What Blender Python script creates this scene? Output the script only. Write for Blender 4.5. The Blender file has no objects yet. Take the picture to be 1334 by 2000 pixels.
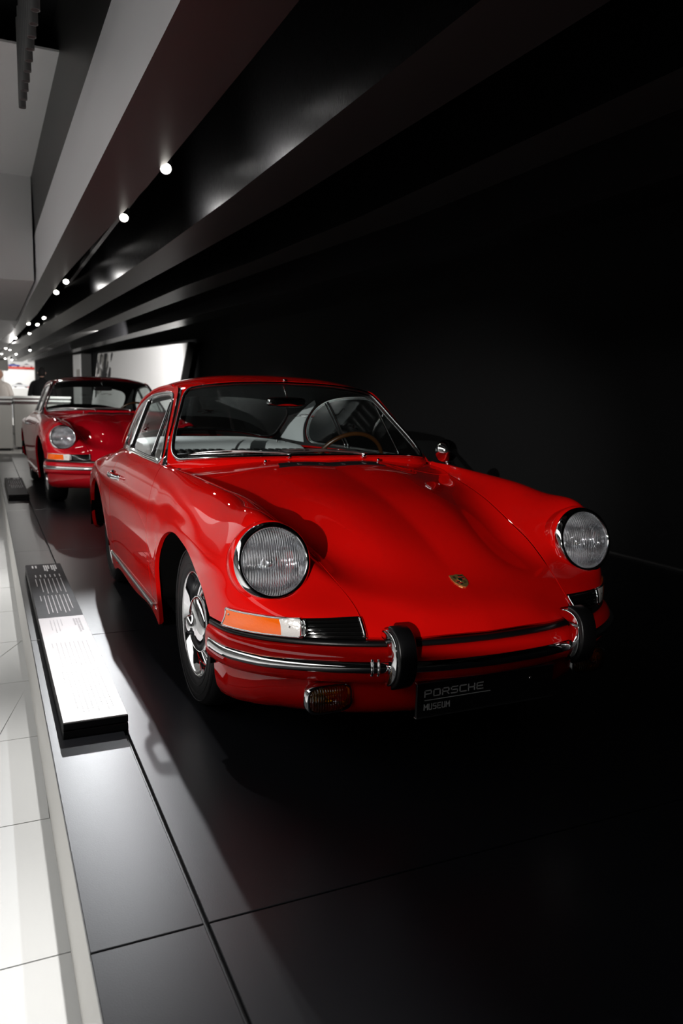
import bpy, bmesh, math, random
import numpy as np
from mathutils import Matrix, Vector

random.seed(7)
SC = bpy.context.scene
COL = SC.collection

# ------------------------------------------------------------------ camera
cam_d = bpy.data.cameras.new('camera')
cam = bpy.data.objects.new('camera', cam_d)
COL.objects.link(cam)
SC.camera = cam
CAM = Vector((-1.42404668, -2.8993819, 1.18225331))
YAW, PIT, ROL, FPX = 0.429155864, -0.140556307, 0.0209513093, 1518.74629
fw = Vector((math.sin(YAW) * math.cos(PIT), math.cos(YAW) * math.cos(PIT), math.sin(PIT)))
rt = fw.cross(Vector((0, 0, 1))).normalized()
up = rt.cross(fw)
R2 = rt * math.cos(ROL) + up * math.sin(ROL)
U2 = -rt * math.sin(ROL) + up * math.cos(ROL)
cam.matrix_world = Matrix(((R2.x, U2.x, -fw.x, CAM.x), (R2.y, U2.y, -fw.y, CAM.y), (R2.z, U2.z, -fw.z, CAM.z), (0, 0, 0, 1)))
cam_d.sensor_fit = 'HORIZONTAL'
cam_d.sensor_width = 36.0
cam_d.lens = FPX / 1334.0 * 36.0
cam_d.clip_start = 0.05
cam_d.clip_end = 200
cam_d.dof.use_dof = True
cam_d.dof.focus_distance = 2.75
cam_d.dof.aperture_fstop = 5.6

# ------------------------------------------------------------------ world, exposure
w = bpy.data.worlds.new('hall_dark')
SC.world = w
w.use_nodes = True
w.node_tree.nodes['Background'].inputs[0].default_value = (0.02, 0.022, 0.025, 1)
w.node_tree.nodes['Background'].inputs[1].default_value = 0.05
vs = SC.view_settings
vs.view_transform = 'Standard'
vs.look = 'None'
vs.gamma = 1.0
vs.use_curve_mapping = False
vs.exposure = 0.0


def spot(name, loc, target, power, angle, blend=0.3, size=0.03, col=(1, .97, .93), parent=None):
    d = bpy.data.lights.new(name, 'SPOT')
    d.energy = power
    d.spot_size = math.radians(angle)
    d.spot_blend = blend
    d.shadow_soft_size = size
    d.color = col
    o = bpy.data.objects.new(name, d)
    COL.objects.link(o)
    o.location = loc
    o.rotation_euler = (Vector(target) - Vector(loc)).to_track_quat('-Z', 'Y').to_euler()
    return o


def area(name, loc, target, power, sx, sy, col=(1, .98, .95)):
    d = bpy.data.lights.new(name, 'AREA')
    d.shape = 'RECTANGLE'
    d.size = sx
    d.size_y = sy
    d.energy = power
    d.color = col
    o = bpy.data.objects.new(name, d)
    COL.objects.link(o)
    o.location = loc
    o.rotation_euler = (Vector(target) - Vector(loc)).to_track_quat('-Z', 'Y').to_euler()
    return o


# long-throw spot across the hall that lights the front of the car from the left
# (an unseen flag, added for this, cuts its beam off at the height of the bumper)
HS = (-9.0, -11.5, 2.75)
spot('hall_spot', HS, (-0.35, -0.10, 0.95), 7000, 12.5, 0.9, 0.008, (1, .96, .92))
spot('hall_spot_b', (-8.5, -4.5, 2.75), (-0.25, 5.9, 1.10), 5200, 9, 0.7, 0.02, (1, .96, .92))
# spots of the track over the platform (their housings stand in the gap between the beams; the counter fill has none)
spot('track_beam_a', (-0.50, 5.70, 2.45), (-0.97, -0.45, 0.0), 360, 25, 0.7, 0.016, (.95, .97, 1))
spot('track_beam_b', (-0.52, 2.85, 2.40), (-1.15, -0.9, 0.0), 70, 36, 0.8, 0.016, (.93, .96, 1))
spot('track_beam_c', (-0.48, 1.55, 2.40), (0.25, -0.3, 0.8), 10, 30, 0.6, 0.03)
spot('track_beam_d', (-0.55, 10.7, 2.40), (-0.7, 5.2, 0.0), 22, 40, 0.5, 0.02)
spot('track_beam_e', (-0.57, 7.35, 2.40), (-0.12, 2.45, 0.92), 2000, 13, 0.5, 0.03)
spot('counter_fill', (-1.0, 13.0, 2.36), (-0.8, 15.8, 0.7), 130, 90, 0.6, 0.012)  # fill light added to brighten the counters, no track lamp hangs here
spot('track_beam_g', (-0.74, 18.5, 2.20), (-0.9, 16.5, 0.9), 22, 120, 0.6, 0.012)
# hall lighting to the left
area('hall_ceiling_light', (-5.2, 2.0, 3.4), (-5.2, 2.0, -0.4), 270, 3.0, 18.0)
area('hall_far_light', (-2.0, 31.0, 5.5), (-2.0, 32, 0), 1500, 9.0, 12.0)
for y_ in (-1.3, .25, 3.7, 5.4, 7.5):
    spot('floor_spot', (-1.02, y_, 3.2), (-2.3, y_ - .4, -0.4), 275, 60, 0.7, 0.03)
for y_, p_ in ((1.56, 22), (2.87, 18), (6.33, 6), (7.33, 4)):
    spot('track_spill', (-0.40, y_, 2.52), (0.3, y_ - .4, 2.75), p_, 150, 1.0, 0.03)
spot('panel_fill', (0.55, 12.6, 2.36), (2.0, 18.0, 1.7), 1000, 75, 0.6, 0.02)  # unseen light, added to brighten the wall picture
spot('column_spot', (0.1, 19.0, 2.30), (1.2, 22.5, 1.8), 120, 70, 0.6, 0.02)


# ------------------------------------------------------------------ materials
def mat(name, base=(.8, .8, .8), rough=.5, metal=0.0, coat=0.0, spec=.5, emit=None, estr=0.0, bump=None, coat_rough=.03, aniso=0):
    m = bpy.data.materials.new(name)
    m.use_nodes = True
    nt = m.node_tree
    b = nt.nodes['Principled BSDF']
    b.inputs['Base Color'].default_value = (*base, 1)
    b.inputs['Roughness'].default_value = rough
    b.inputs['Metallic'].default_value = metal
    b.inputs['Specular IOR Level'].default_value = spec
    b.inputs['Coat Weight'].default_value = coat
    b.inputs['Coat Roughness'].default_value = coat_rough
    if emit:
        b.inputs['Emission Color'].default_value = (*emit, 1)
        b.inputs['Emission Strength'].default_value = estr
    tc = nt.nodes.new('ShaderNodeTexCoord')
    nz = nt.nodes.new('ShaderNodeTexNoise')
    nz.inputs['Scale'].default_value = bump[0] if bump else 40
    nz.inputs['Detail'].default_value = 4
    nt.links.new(tc.outputs['Object'], nz.inputs['Vector'])
    if bump:
        bp = nt.nodes.new('ShaderNodeBump')
        bp.inputs['Strength'].default_value = bump[1]
        bp.inputs['Distance'].default_value = 0.002
        nt.links.new(nz.outputs['Fac'], bp.inputs['Height'])
        nt.links.new(bp.outputs['Normal'], b.inputs['Normal'])
    mr = nt.nodes.new('ShaderNodeMapRange')
    mr.inputs['To Min'].default_value = max(0.0, rough * .9)
    mr.inputs['To Max'].default_value = min(1.0, rough * 1.1)
    nt.links.new(nz.outputs['Fac'], mr.inputs['Value'])
    nt.links.new(mr.outputs['Result'], b.inputs['Roughness'])
    return m


def schlick(nt, normal=None, f0=.04, power=5.0):
    """Fresnel reflectance that treats both faces of a thin pane alike"""
    g = nt.nodes.new('ShaderNodeNewGeometry')
    dt = nt.nodes.new('ShaderNodeVectorMath')
    dt.operation = 'DOT_PRODUCT'
    nt.links.new(g.outputs['Incoming'], dt.inputs[0])
    nt.links.new(normal if normal is not None else g.outputs['Normal'], dt.inputs[1])
    ab = nt.nodes.new('ShaderNodeMath')
    ab.operation = 'ABSOLUTE'
    nt.links.new(dt.outputs['Value'], ab.inputs[0])
    su = nt.nodes.new('ShaderNodeMath')
    su.operation = 'SUBTRACT'
    su.use_clamp = True
    su.inputs[0].default_value = 1.0
    nt.links.new(ab.outputs[0], su.inputs[1])
    pw = nt.nodes.new('ShaderNodeMath')
    pw.operation = 'POWER'
    pw.inputs[1].default_value = power
    nt.links.new(su.outputs[0], pw.inputs[0])
    ma = nt.nodes.new('ShaderNodeMath')
    ma.operation = 'MULTIPLY_ADD'
    ma.inputs[1].default_value = 1 - f0
    ma.inputs[2].default_value = f0
    nt.links.new(pw.outputs[0], ma.inputs[0])
    return ma.outputs[0]


def glass_mat(name, tint=(1, 1, 1), refl=1.0, rough=0.0, ior=1.5, dirt=0.0, ribs=0):
    """thin pane: transparent straight through, mirror by Fresnel"""
    m = bpy.data.materials.new(name)
    m.use_nodes = True
    nt = m.node_tree
    nt.nodes.remove(nt.nodes['Principled BSDF'])
    out = nt.nodes['Material Output']
    tr = nt.nodes.new('ShaderNodeBsdfTransparent')
    tr.inputs[0].default_value = (*tint, 1)
    gl = nt.nodes.new('ShaderNodeBsdfGlossy')
    gl.inputs['Roughness'].default_value = rough
    gl.inputs['Color'].default_value = (refl, refl, refl, 1)
    mx = nt.nodes.new('ShaderNodeMixShader')
    nt.links.new(schlick(nt), mx.inputs[0])
    nt.links.new(tr.outputs[0], mx.inputs[1])
    nt.links.new(gl.outputs[0], mx.inputs[2])
    nt.links.new(mx.outputs[0], out.inputs[0])
    return m


def lens_mat(name, col=(1, 1, 1), ribs=70.0, haze=.16, strength=.5):
    """thin moulded glass with vertical flutes: mostly clear, the flutes scatter a little"""
    m = bpy.data.materials.new(name)
    m.use_nodes = True
    nt = m.node_tree
    nt.nodes.remove(nt.nodes['Principled BSDF'])
    out = nt.nodes['Material Output']
    N = nt.nodes.new
    tc = N('ShaderNodeTexCoord')
    wv = N('ShaderNodeTexWave')
    wv.wave_type = 'BANDS'
    wv.bands_direction = 'X'
    wv.inputs['Scale'].default_value = ribs
    wv.inputs['Distortion'].default_value = 0.0
    wz_ = N('ShaderNodeTexWave')
    wz_.bands_direction = 'Z'
    wz_.inputs['Scale'].default_value = 5.2
    wz_.inputs['Distortion'].default_value = .6
    wz_.inputs['Phase Offset'].default_value = 1.0
    bp = N('ShaderNodeBump')
    bp.inputs['Strength'].default_value = strength
    bp.inputs['Distance'].default_value = 0.003
    tr = N('ShaderNodeBsdfTransparent')
    tr.inputs[0].default_value = (*col, 1)
    gl = N('ShaderNodeBsdfGlossy')
    gl.inputs['Roughness'].default_value = .05
    df = N('ShaderNodeBsdfDiffuse')
    df.inputs[0].default_value = (*[c * .9 for c in col], 1)
    mul = N('ShaderNodeMath')
    mul.operation = 'MULTIPLY'
    mul2 = N('ShaderNodeMath')
    mul2.operation = 'MULTIPLY_ADD'
    mul2.inputs[1].default_value = haze * 2.6
    mul2.inputs[2].default_value = haze * .12
    m1, m2 = N('ShaderNodeMixShader'), N('ShaderNodeMixShader')
    L = nt.links.new
    L(tc.outputs['Object'], wv.inputs['Vector'])
    L(tc.outputs['Object'], wz_.inputs['Vector'])
    L(wv.outputs['Fac'], bp.inputs['Height'])
    L(bp.outputs['Normal'], gl.inputs['Normal'])
    L(bp.outputs['Normal'], df.inputs['Normal'])
    L(wv.outputs['Fac'], mul.inputs[0])
    L(wz_.outputs['Fac'], mul.inputs[1])
    L(mul.outputs[0], mul2.inputs[0])
    L(mul2.outputs[0], m1.inputs[0])
    L(tr.outputs[0], m1.inputs[1])
    L(df.outputs[0], m1.inputs[2])
    L(schlick(nt, bp.outputs['Normal'], .05), m2.inputs[0])
    L(m1.outputs[0], m2.inputs[1])
    L(gl.outputs[0], m2.inputs[2])
    L(m2.outputs[0], out.inputs[0])
    return m


M = {}
M['red'] = mat('red_paint', (.60, .0035, .0025), .6, coat=1.0, coat_rough=.012, spec=.0)
M['crimson'] = mat('crimson_paint', (.42, .003, .010), .6, coat=1.0, coat_rough=.012, spec=.0)
M['chrome'] = mat('chrome', (.86, .87, .88), .05, metal=1)
M['alu'] = mat('polished_aluminium', (.80, .80, .80), .16, metal=1)
M['satin'] = mat('satin_silver', (.78, .78, .78), .30, metal=1)
M['rubber'] = mat('black_rubber', (.004, .004, .0045), .32, spec=.4)
M['gloss'] = mat('gloss_black', (.003, .003, .003), .12)
M['tyre'] = mat('tyre_rubber', (.008, .008, .009), .55, spec=.35, bump=(160, .3))
M['black'] = mat('black_trim', (.008, .008, .009), .35)
M['void'] = mat('underbody_black', (.0012, .0012, .0012), .9, spec=.05)
M['vinyl'] = mat('black_vinyl', (.012, .012, .013), .45, bump=(220, .25))
M['pale'] = mat('pale_grey_vinyl', (.62, .66, .68), .5, bump=(220, .2))
M['headliner'] = mat('dark_headliner', (.02, .02, .021), .8, bump=(300, .3))
M['wood'] = mat('steering_wood', (.045, .017, .005), .3, coat=.4)
M['glass'] = glass_mat('window_glass', (.86, .90, .89))
M['lens'] = lens_mat('headlamp_glass', (.97, .98, 1), 40.0, .10, 1.0)
M['reflector'] = mat('lamp_reflector', (.88, .89, .90), .11, metal=1)
for k in ('reflector',):
    nt = M[k].node_tree
    tc = [n for n in nt.nodes if n.type == 'TEX_COORD'][0]
    wv = nt.nodes.new('ShaderNodeTexWave')
    wv.bands_direction = 'X'
    wv.inputs['Scale'].default_value = 44
    bp = nt.nodes.new('ShaderNodeBump')
    bp.inputs['Strength'].default_value = .55
    bp.inputs['Distance'].default_value = .003
    nt.links.new(tc.outputs['Object'], wv.inputs['Vector'])
    nt.links.new(wv.outputs['Fac'], bp.inputs['Height'])
    nt.links.new(bp.outputs['Normal'], nt.nodes['Principled BSDF'].inputs['Normal'])
M['fogrefl'] = mat('fog_lamp_reflector', (.55, .54, .5), .25, metal=1)
M['foglens'] = lens_mat('yellow_lamp_glass', (.80, .50, .02), 40.0, .018, .7)
M['amber'] = mat('amber_lens', (.78, .115, .0), .12, coat=1.0, bump=(90, .5))
M['clearlens'] = mat('clear_ribbed_lens', (.62, .60, .58), .15, coat=1.0, bump=(120, .6))
M['gold'] = mat('gold_enamel', (.55, .38, .12), .3, metal=.8)
M['enamelred'] = mat('red_enamel', (.45, .03, .02), .3)
M['white'] = mat('white_print', (.85, .85, .85), .5)
M['letters'] = mat('silver_lettering', (.55, .55, .56), .4)
M['platform'] = mat('anthracite_platform', (.0065, .0072, .0095), .35, spec=.45, bump=(260, .10))
M['platform_side'] = mat('white_platform_side', (.74, .73, .70), .55)
M['floor'] = mat('white_floor_tile', (.76, .77, .77), .22, spec=.5)
M['joint'] = mat('dark_joint', (.05, .05, .05), .8)
M['wallblack'] = mat('black_wall', (.0055, .006, .0065), .85, spec=.2)
M['wallgrey'] = mat('dark_grey_wall', (.10, .095, .09), .85)
M['wallwhite'] = mat('white_wall', (.78, .78, .77), .7)
M['greyceil'] = mat('light_grey_ceiling', (.60, .60, .60), .7)
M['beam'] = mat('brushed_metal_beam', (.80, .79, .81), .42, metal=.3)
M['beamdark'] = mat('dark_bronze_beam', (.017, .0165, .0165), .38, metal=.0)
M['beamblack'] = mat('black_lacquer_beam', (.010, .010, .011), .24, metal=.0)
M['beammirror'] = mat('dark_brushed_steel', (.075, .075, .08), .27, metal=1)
M['housing'] = mat('spot_housing', (.03, .03, .03), .4)
M['pipe'] = mat('grey_tube', (.10, .10, .10), .5)
M['bulb'] = mat('lamp_disc', (1, 1, 1), .5, emit=(1, .96, .88), estr=30)
M['boardwhite'] = mat('white_panel_print', (.86, .86, .87), .45)
M['boarddark'] = mat('grey_panel_print', (.030, .030, .034), .55, spec=.12)
M['ink'] = mat('grey_print_ink', (.62, .62, .64), .5)
M['inkw'] = mat('white_print_ink', (.80, .80, .82), .5)
M['counter'] = mat('counter_grey', (.42, .41, .39), .6)
M['skin'] = mat('skin', (.55, .32, .24), .55)
M['coatblack'] = mat('black_jacket', (.003, .003, .0035), .9, spec=.1)
M['shirt'] = mat('pale_shirt', (.72, .66, .62), .8)
M['hair'] = mat('dark_hair', (.004, .0035, .0035), .8, spec=.1)
M['trousers'] = mat('dark_trousers', (.03, .03, .04), .8)
M['silverpaint'] = mat('silver_paint', (.55, .56, .58), .35, metal=.4, coat=1.0)
M['bluepaint'] = mat('blue_paint', (.03, .05, .30), .35, coat=1.0)

# brushed look for the beams
for k in ('beam', 'beamdark', 'beamblack', 'beammirror'):
    nt = M[k].node_tree
    nz = [n for n in nt.nodes if n.type == 'TEX_NOISE'][0]
    mp = nt.nodes.new('ShaderNodeMapping')
    mp.inputs['Scale'].default_value = (30, 30, .6)
    tc = [n for n in nt.nodes if n.type == 'TEX_COORD'][0]
    nt.links.new(tc.outputs['Object'], mp.inputs['Vector'])
    nt.links.new(mp.outputs['Vector'], nz.inputs['Vector'])
    mr = [n for n in nt.nodes if n.type == 'MAP_RANGE'][0]
    r0 = M[k].node_tree.nodes['Principled BSDF'].inputs['Roughness'].default_value
    mr.inputs['To Min'].default_value = r0 * .75
    mr.inputs['To Max'].default_value = r0 * 1.3
for m_ in M.values():
    m_.use_backface_culling = False


# ------------------------------------------------------------------ mesh helpers
def link(o, parent=None):
    COL.objects.link(o)
    if parent is not None:
        o.parent = parent
    return o


def empty(name, loc=(0, 0, 0), rz=0.0, parent=None):
    o = bpy.data.objects.new(name, None)
    o.empty_display_size = .1
    link(o, parent)
    o.location = loc
    o.rotation_euler = (0, 0, rz)
    return o


def tag(o, label, cat, group=None, kind=None):
    o['label'] = label
    o['category'] = cat
    if group:
        o['group'] = group
    if kind:
        o['kind'] = kind
    return o


class MB:
    def __init__(s):
        s.v, s.f, s.m, s.mats = [], [], [], []

    def mi(s, m):
        if m not in s.mats:
            s.mats.append(m)
        return s.mats.index(m)

    def add(s, V, F, m=None):
        o = len(s.v)
        s.v += [tuple(map(float, p)) for p in V]
        s.f += [tuple(i + o for i in f) for f in F]
        s.m += [s.mi(m)] * len(F)
        return s

    def grid(s, P, m=None, closed_u=False, closed_v=False):
        P = np.asarray(P, float)
        nu, nv = P.shape[:2]
        F = []
        for i in range(nu - (0 if closed_u else 1)):
            for j in range(nv - (0 if closed_v else 1)):
                a = i * nv + j
                b = ((i + 1) % nu) * nv + j
                c = ((i + 1) % nu) * nv + (j + 1) % nv
                d = i * nv + (j + 1) % nv
                F.append((a, b, c, d))
        return s.add(P.reshape(-1, 3), F, m)

    def box(s, lo, hi, m=None, bev=0.0):
        (x0, y0, z0), (x1, y1, z1) = lo, hi
        if bev <= 0:
            V = [(x0, y0, z0), (x1, y0, z0), (x1, y1, z0), (x0, y1, z0), (x0, y0, z1), (x1, y0, z1), (x1, y1, z1), (x0, y1, z1)]
            F = [(0, 3, 2, 1), (4, 5, 6, 7), (0, 1, 5, 4), (1, 2, 6, 5), (2, 3, 7, 6), (3, 0, 4, 7)]
            return s.add(V, F, m)
        b = bev
        V = []
        for z, i in ((z0, b), (z0 + b, 0), (z1 - b, 0), (z1, b)):
            for (x, y, sx, sy) in ((x0, y0, 1, 1), (x1, y0, -1, 1), (x1, y1, -1, -1), (x0, y1, 1, -1)):
                if i:
                    V += [(x + sx * b, y + sy * b, z)] * 1
                else:
                    V += [(x + (sx * b if True else 0), y, z), (x, y + sy * b, z)]
        # rings: 4, 8, 8, 4
        F = [(3, 2, 1, 0), (20, 21, 22, 23)]
        order = [0, 1, 2, 3]
        ring = [0, 1, 3, 2, 4, 5, 7, 6]
        # corner order around: c0:(0=x-shift,1=y-shift) -> go round  y-shift,x-shift of corner0, x-shift,y-shift of corner1 ...
        rr = [1, 0, 2, 3, 5, 4, 6, 7]
        lo_ = [4 + k for k in rr]
        hi_ = [12 + k for k in rr]
        for k in range(8):
            F.append((lo_[k], lo_[(k + 1) % 8], hi_[(k + 1) % 8], hi_[k]))
        for base, rg, fl in ((0, lo_, 1), (20, hi_, 0)):
            for c in range(4):
                a, b2 = rg[2 * c], rg[2 * c + 1]
                nx = rg[(2 * c + 2) % 8]
                t1 = (base + c, b2, a)
                t2 = (base + c, base + (c + 1) % 4, nx, b2)
                if not fl:
                    t1, t2 = t1[::-1], t2[::-1]
                F += [t1, t2]
        return s.add(V, F, m)

    def tube(s, path, r, m=None, n=10, closed=False, caps=True, flat=1.0, upv=None):
        P = np.asarray(path, float)
        N = len(P)
        T = np.zeros_like(P)
        if closed:
            T = np.roll(P, -1, 0) - np.roll(P, 1, 0)
        else:
            T[1:-1] = P[2:] - P[:-2]
            T[0] = P[1] - P[0]
            T[-1] = P[-1] - P[-2]
        T /= np.linalg.norm(T, axis=1)[:, None] + 1e-12
        u = np.array(upv, float) if upv is not None else (np.array([0, 0, 1.]) if abs(T[0][2]) < .9 else np.array([1., 0, 0]))
        rings = []
        rad = np.full(N, r) if np.isscalar(r) else np.asarray(r, float)
        for i in range(N):
            if upv is None and i:
                pass
            t = T[i]
            a = u - t * (u @ t)
            if np.linalg.norm(a) < 1e-6:
                a = np.array([1., 0, 0]) - t * t[0]
            a /= np.linalg.norm(a)
            if upv is None:
                u = a
            b = np.cross(t, a)
            ang = np.linspace(0, 2 * np.pi, n, endpoint=False)
            rings.append(P[i] + rad[i] * (np.cos(ang)[:, None] * a * flat + np.sin(ang)[:, None] * b))
        o = len(s.v)
        s.grid(np.array(rings), m, closed_u=closed, closed_v=True)
        if caps and not closed:
            s.f += [tuple(o + k for k in range(n))[::-1], tuple(o + (N - 1) * n + k for k in range(n))]
            s.m += [s.mi(m)] * 2
        return s

    def sweep(s, path, prof, side, upd, m=None, closed_prof=False, caps=False):
        """path Nx3; prof list of (a,b): offset a*side+b*up with per-point side, up arrays"""
        P = np.asarray(path, float)
        prof = np.asarray(prof, float)
        G = P[:, None, :] + prof[None, :, 0, None] * np.asarray(side)[:, None, :] + prof[None, :, 1, None] * np.asarray(upd)[:, None, :]
        o = len(s.v)
        s.grid(G, m, closed_v=closed_prof)
        if caps:
            k = len(prof)
            s.f += [tuple(o + i for i in range(k))[::-1], tuple(o + (len(P) - 1) * k + i for i in range(k))]
            s.m += [s.mi(m)] * 2
        return s

    def lathe(s, prof, c, axis, m=None, n=48, ox=1.0, upv=None, oy=1.0):
        axis = np.asarray(axis, float)
        axis /= np.linalg.norm(axis)
        h = np.array([0, 0, 1.]) if abs(axis[2]) < .9 else np.array([1., 0, 0])
        a = np.cross(h, axis)
        a /= np.linalg.norm(a)
        b = np.cross(axis, a)
        ang = np.linspace(0, 2 * np.pi, n, endpoint=False)
        rings = [np.asarray(c) + hh * axis + rr * (np.cos(ang)[:, None] * a * ox + np.sin(ang)[:, None] * b * oy) for rr, hh in prof]
        return s.grid(np.array(rings), m, closed_v=True)

    def prism(s, poly, z0, z1, m=None, fn=None):
        """poly: list of 2D points; extruded; fn maps (u,v,w)->xyz"""
        n = len(poly)
        fn = fn or (lambda u, v, w_: (u, v, w_))
        V = [fn(p[0], p[1], z0) for p in poly] + [fn(p[0], p[1], z1) for p in poly]
        F = [tuple(range(n))[::-1], tuple(range(n, 2 * n))] + [(i, (i + 1) % n, n + (i + 1) % n, n + i) for i in range(n)]
        return s.add(V, F, m)

    def mirror(s):
        """append the mirror image in x"""
        o = len(s.v)
        V = [(-x, y, z) for x, y, z in s.v]
        F = [tuple(i + o for i in f[::-1]) for f in s.f]
        s.m += s.m[:]
        s.v += V
        s.f += F
        return s

    def mirrored(s):
        t = MB()
        t.mats = s.mats[:]
        t.v = [(-x, y, z) for x, y, z in s.v]
        t.f = [f[::-1] for f in s.f]
        t.m = s.m[:]
        return t

    def build(s, name, material=None, parent=None, smooth=True, angle=None, weld=False):
        me = bpy.data.meshes.new(name)
        me.from_pydata(s.v, [], s.f)
        mats = [x if x is not None else material for x in s.mats] or [material]
        for x in mats:
            me.materials.append(x)
        if len(mats) > 1:
            me.polygons.foreach_set('material_index', s.m)
        if smooth:
            me.polygons.foreach_set('use_smooth', [True] * len(me.polygons))
            if angle is not None:
                me.set_sharp_from_angle(angle=math.radians(angle))
        if weld:
            bm_ = bmesh.new()
            bm_.from_mesh(me)
            bmesh.ops.remove_doubles(bm_, verts=bm_.verts, dist=1e-5)
            bm_.to_mesh(me)
            bm_.free()
        me.update()
        o = bpy.data.objects.new(name, me)
        link(o, parent)
        return o


def spl(knots, P, q):
    """natural cubic spline, vector valued along axis 0"""
    t = np.asarray(knots, float)
    P = np.asarray(P, float)
    n = len(t)
    sh = P.shape[1:]
    Y = P.reshape(n, -1)
    h = np.diff(t)
    A = np.zeros((n, n))
    Rr = np.zeros_like(Y)
    A[0, 0] = A[-1, -1] = 1
    for i in range(1, n - 1):
        A[i, i - 1], A[i, i], A[i, i + 1] = h[i - 1], 2 * (h[i - 1] + h[i]), h[i]
        Rr[i] = 6 * ((Y[i + 1] - Y[i]) / h[i] - (Y[i] - Y[i - 1]) / h[i - 1])
    D = np.linalg.solve(A, Rr)
    q = np.atleast_1d(np.asarray(q, float))
    k = np.clip(np.searchsorted(t, q, side='right') - 1, 0, n - 2)
    a = (t[k + 1] - q) / h[k]
    b = (q - t[k]) / h[k]
    hh = h[k][:, None]
    a, b = a[:, None], b[:, None]
    out = a * Y[k] + b * Y[k + 1] + ((a ** 3 - a) * D[k] + (b ** 3 - b) * D[k + 1]) * hh ** 2 / 6
    return out.reshape((len(q),) + sh)


def curve(pts, n, closed=False):
    P = np.asarray(pts, float)
    if closed:
        P = np.vstack([P[-3:], P, P[:4]])
    t = np.concatenate([[0], np.cumsum(np.maximum(np.linalg.norm(np.diff(P, axis=0), axis=1), 1e-6) ** .75)])
    if closed:
        q = np.linspace(t[3], t[-4], n, endpoint=False)
    else:
        q = np.linspace(t[0], t[-1], n)
    return spl(t, P, q)


class Net:
    def __init__(s, rows):
        s.P = np.array(rows, float)
        d = np.linalg.norm(np.diff(s.P, axis=0), axis=2).mean(1)
        s.tr = np.concatenate([[0], np.cumsum(d ** .8)])
        d = np.linalg.norm(np.diff(s.P, axis=1), axis=2).mean(0)
        s.tc = np.concatenate([[0], np.cumsum(d ** .8)])

    def ev(s, ri, ci):
        ri = np.asarray(ri, float)
        ci = np.asarray(ci, float)
        rq = np.interp(ri, range(len(s.tr)), s.tr)
        cq = np.interp(ci, range(len(s.tc)), s.tc)
        A = spl(s.tc, np.swapaxes(s.P, 0, 1), cq)          # nc,R,3
        return spl(s.tr, np.swapaxes(A, 0, 1), rq)         # nr,nc,3

    def pts(s, ri, ci):
        """elementwise evaluation"""
        return np.array([s.ev([a], [b])[0, 0] for a, b in zip(np.ravel(ri), np.ravel(ci))])


def normals(P):
    P = np.asarray(P, float)
    du = np.gradient(P, axis=0)
    dv = np.gradient(P, axis=1)
    N = np.cross(du, dv)
    return N / (np.linalg.norm(N, axis=2)[..., None] + 1e-12)


def panel(mb, P, m=None, depth=.014, flip=True, skirts=(1, 1, 1, 1), lift=0.0):
    """surface grid with its edges folded inwards; skirts = u0,u1,v0,v1"""
    P = np.asarray(P, float)
    N = normals(P) * (-1 if flip else 1)          # N points out
    P = P + N * lift
    mb.grid(P, m)
    for k, (a, nn) in enumerate(((P[0], N[0]), (P[-1], N[-1]), (P[:, 0], N[:, 0]), (P[:, -1], N[:, -1]))):
        if skirts[k]:
            mb.grid(np.array([a, a - nn * depth]), m)
    return mb


def ring_fill(mb, outer, inner, fn, m=None, rings=4):
    """band between two loops of equal count in parameter space, mapped by fn(list of uv)->xyz"""
    outer, inner = np.asarray(outer, float), np.asarray(inner, float)
    G = [fn(outer * (1 - t) + inner * t) for t in np.linspace(0, 1, rings)]
    mb.grid(np.array(G), m, closed_v=True)


def loop_fill(mb, loop, fn, m=None, rings=8):
    loop = np.asarray(loop, float)
    c = loop.mean(0)
    G = [fn(c + (loop - c) * t) for t in np.linspace(1, .02, rings)]
    o = len(mb.v)
    mb.grid(np.array(G), m, closed_v=True)
    n = len(loop)
    mb.f.append(tuple(o + (rings - 1) * n + k for k in range(n)))
    mb.m.append(mb.mi(m))


def rrect(u0, u1, v0, v1, ru, rv, n=8):
    """rounded rectangle loop (ccw), 4*n points"""
    out = []
    for (cu, cv, a0) in ((u1 - ru, v1 - rv, 0), (u0 + ru, v1 - rv, 90), (u0 + ru, v0 + rv, 180), (u1 - ru, v0 + rv, 270)):
        for k in range(n):
            a = math.radians(a0 + 90 * k / (n - 1))
            out.append((cu + ru * math.cos(a), cv + rv * math.sin(a)))
    # densify straight sides
    res = []
    L = len(out)
    for i in range(L):
        a, b = np.array(out[i]), np.array(out[(i + 1) % L])
        res.append(tuple(a))
        if (i + 1) % n == 0:
            for k in range(1, 10):
                res.append(tuple(a + (b - a) * k / 10))
    return np.array(res)


def square_like(loop, u0, u1, v0, v1):
    """the point of the rectangle border matching each loop point (radially from the centre)"""
    c = np.array([(u0 + u1) / 2, (v0 + v1) / 2])
    h = np.array([(u1 - u0) / 2, (v1 - v0) / 2])
    d = (np.asarray(loop) - c) / h
    k = np.abs(d).max(1)[:, None]
    return c + d / k * h


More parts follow.
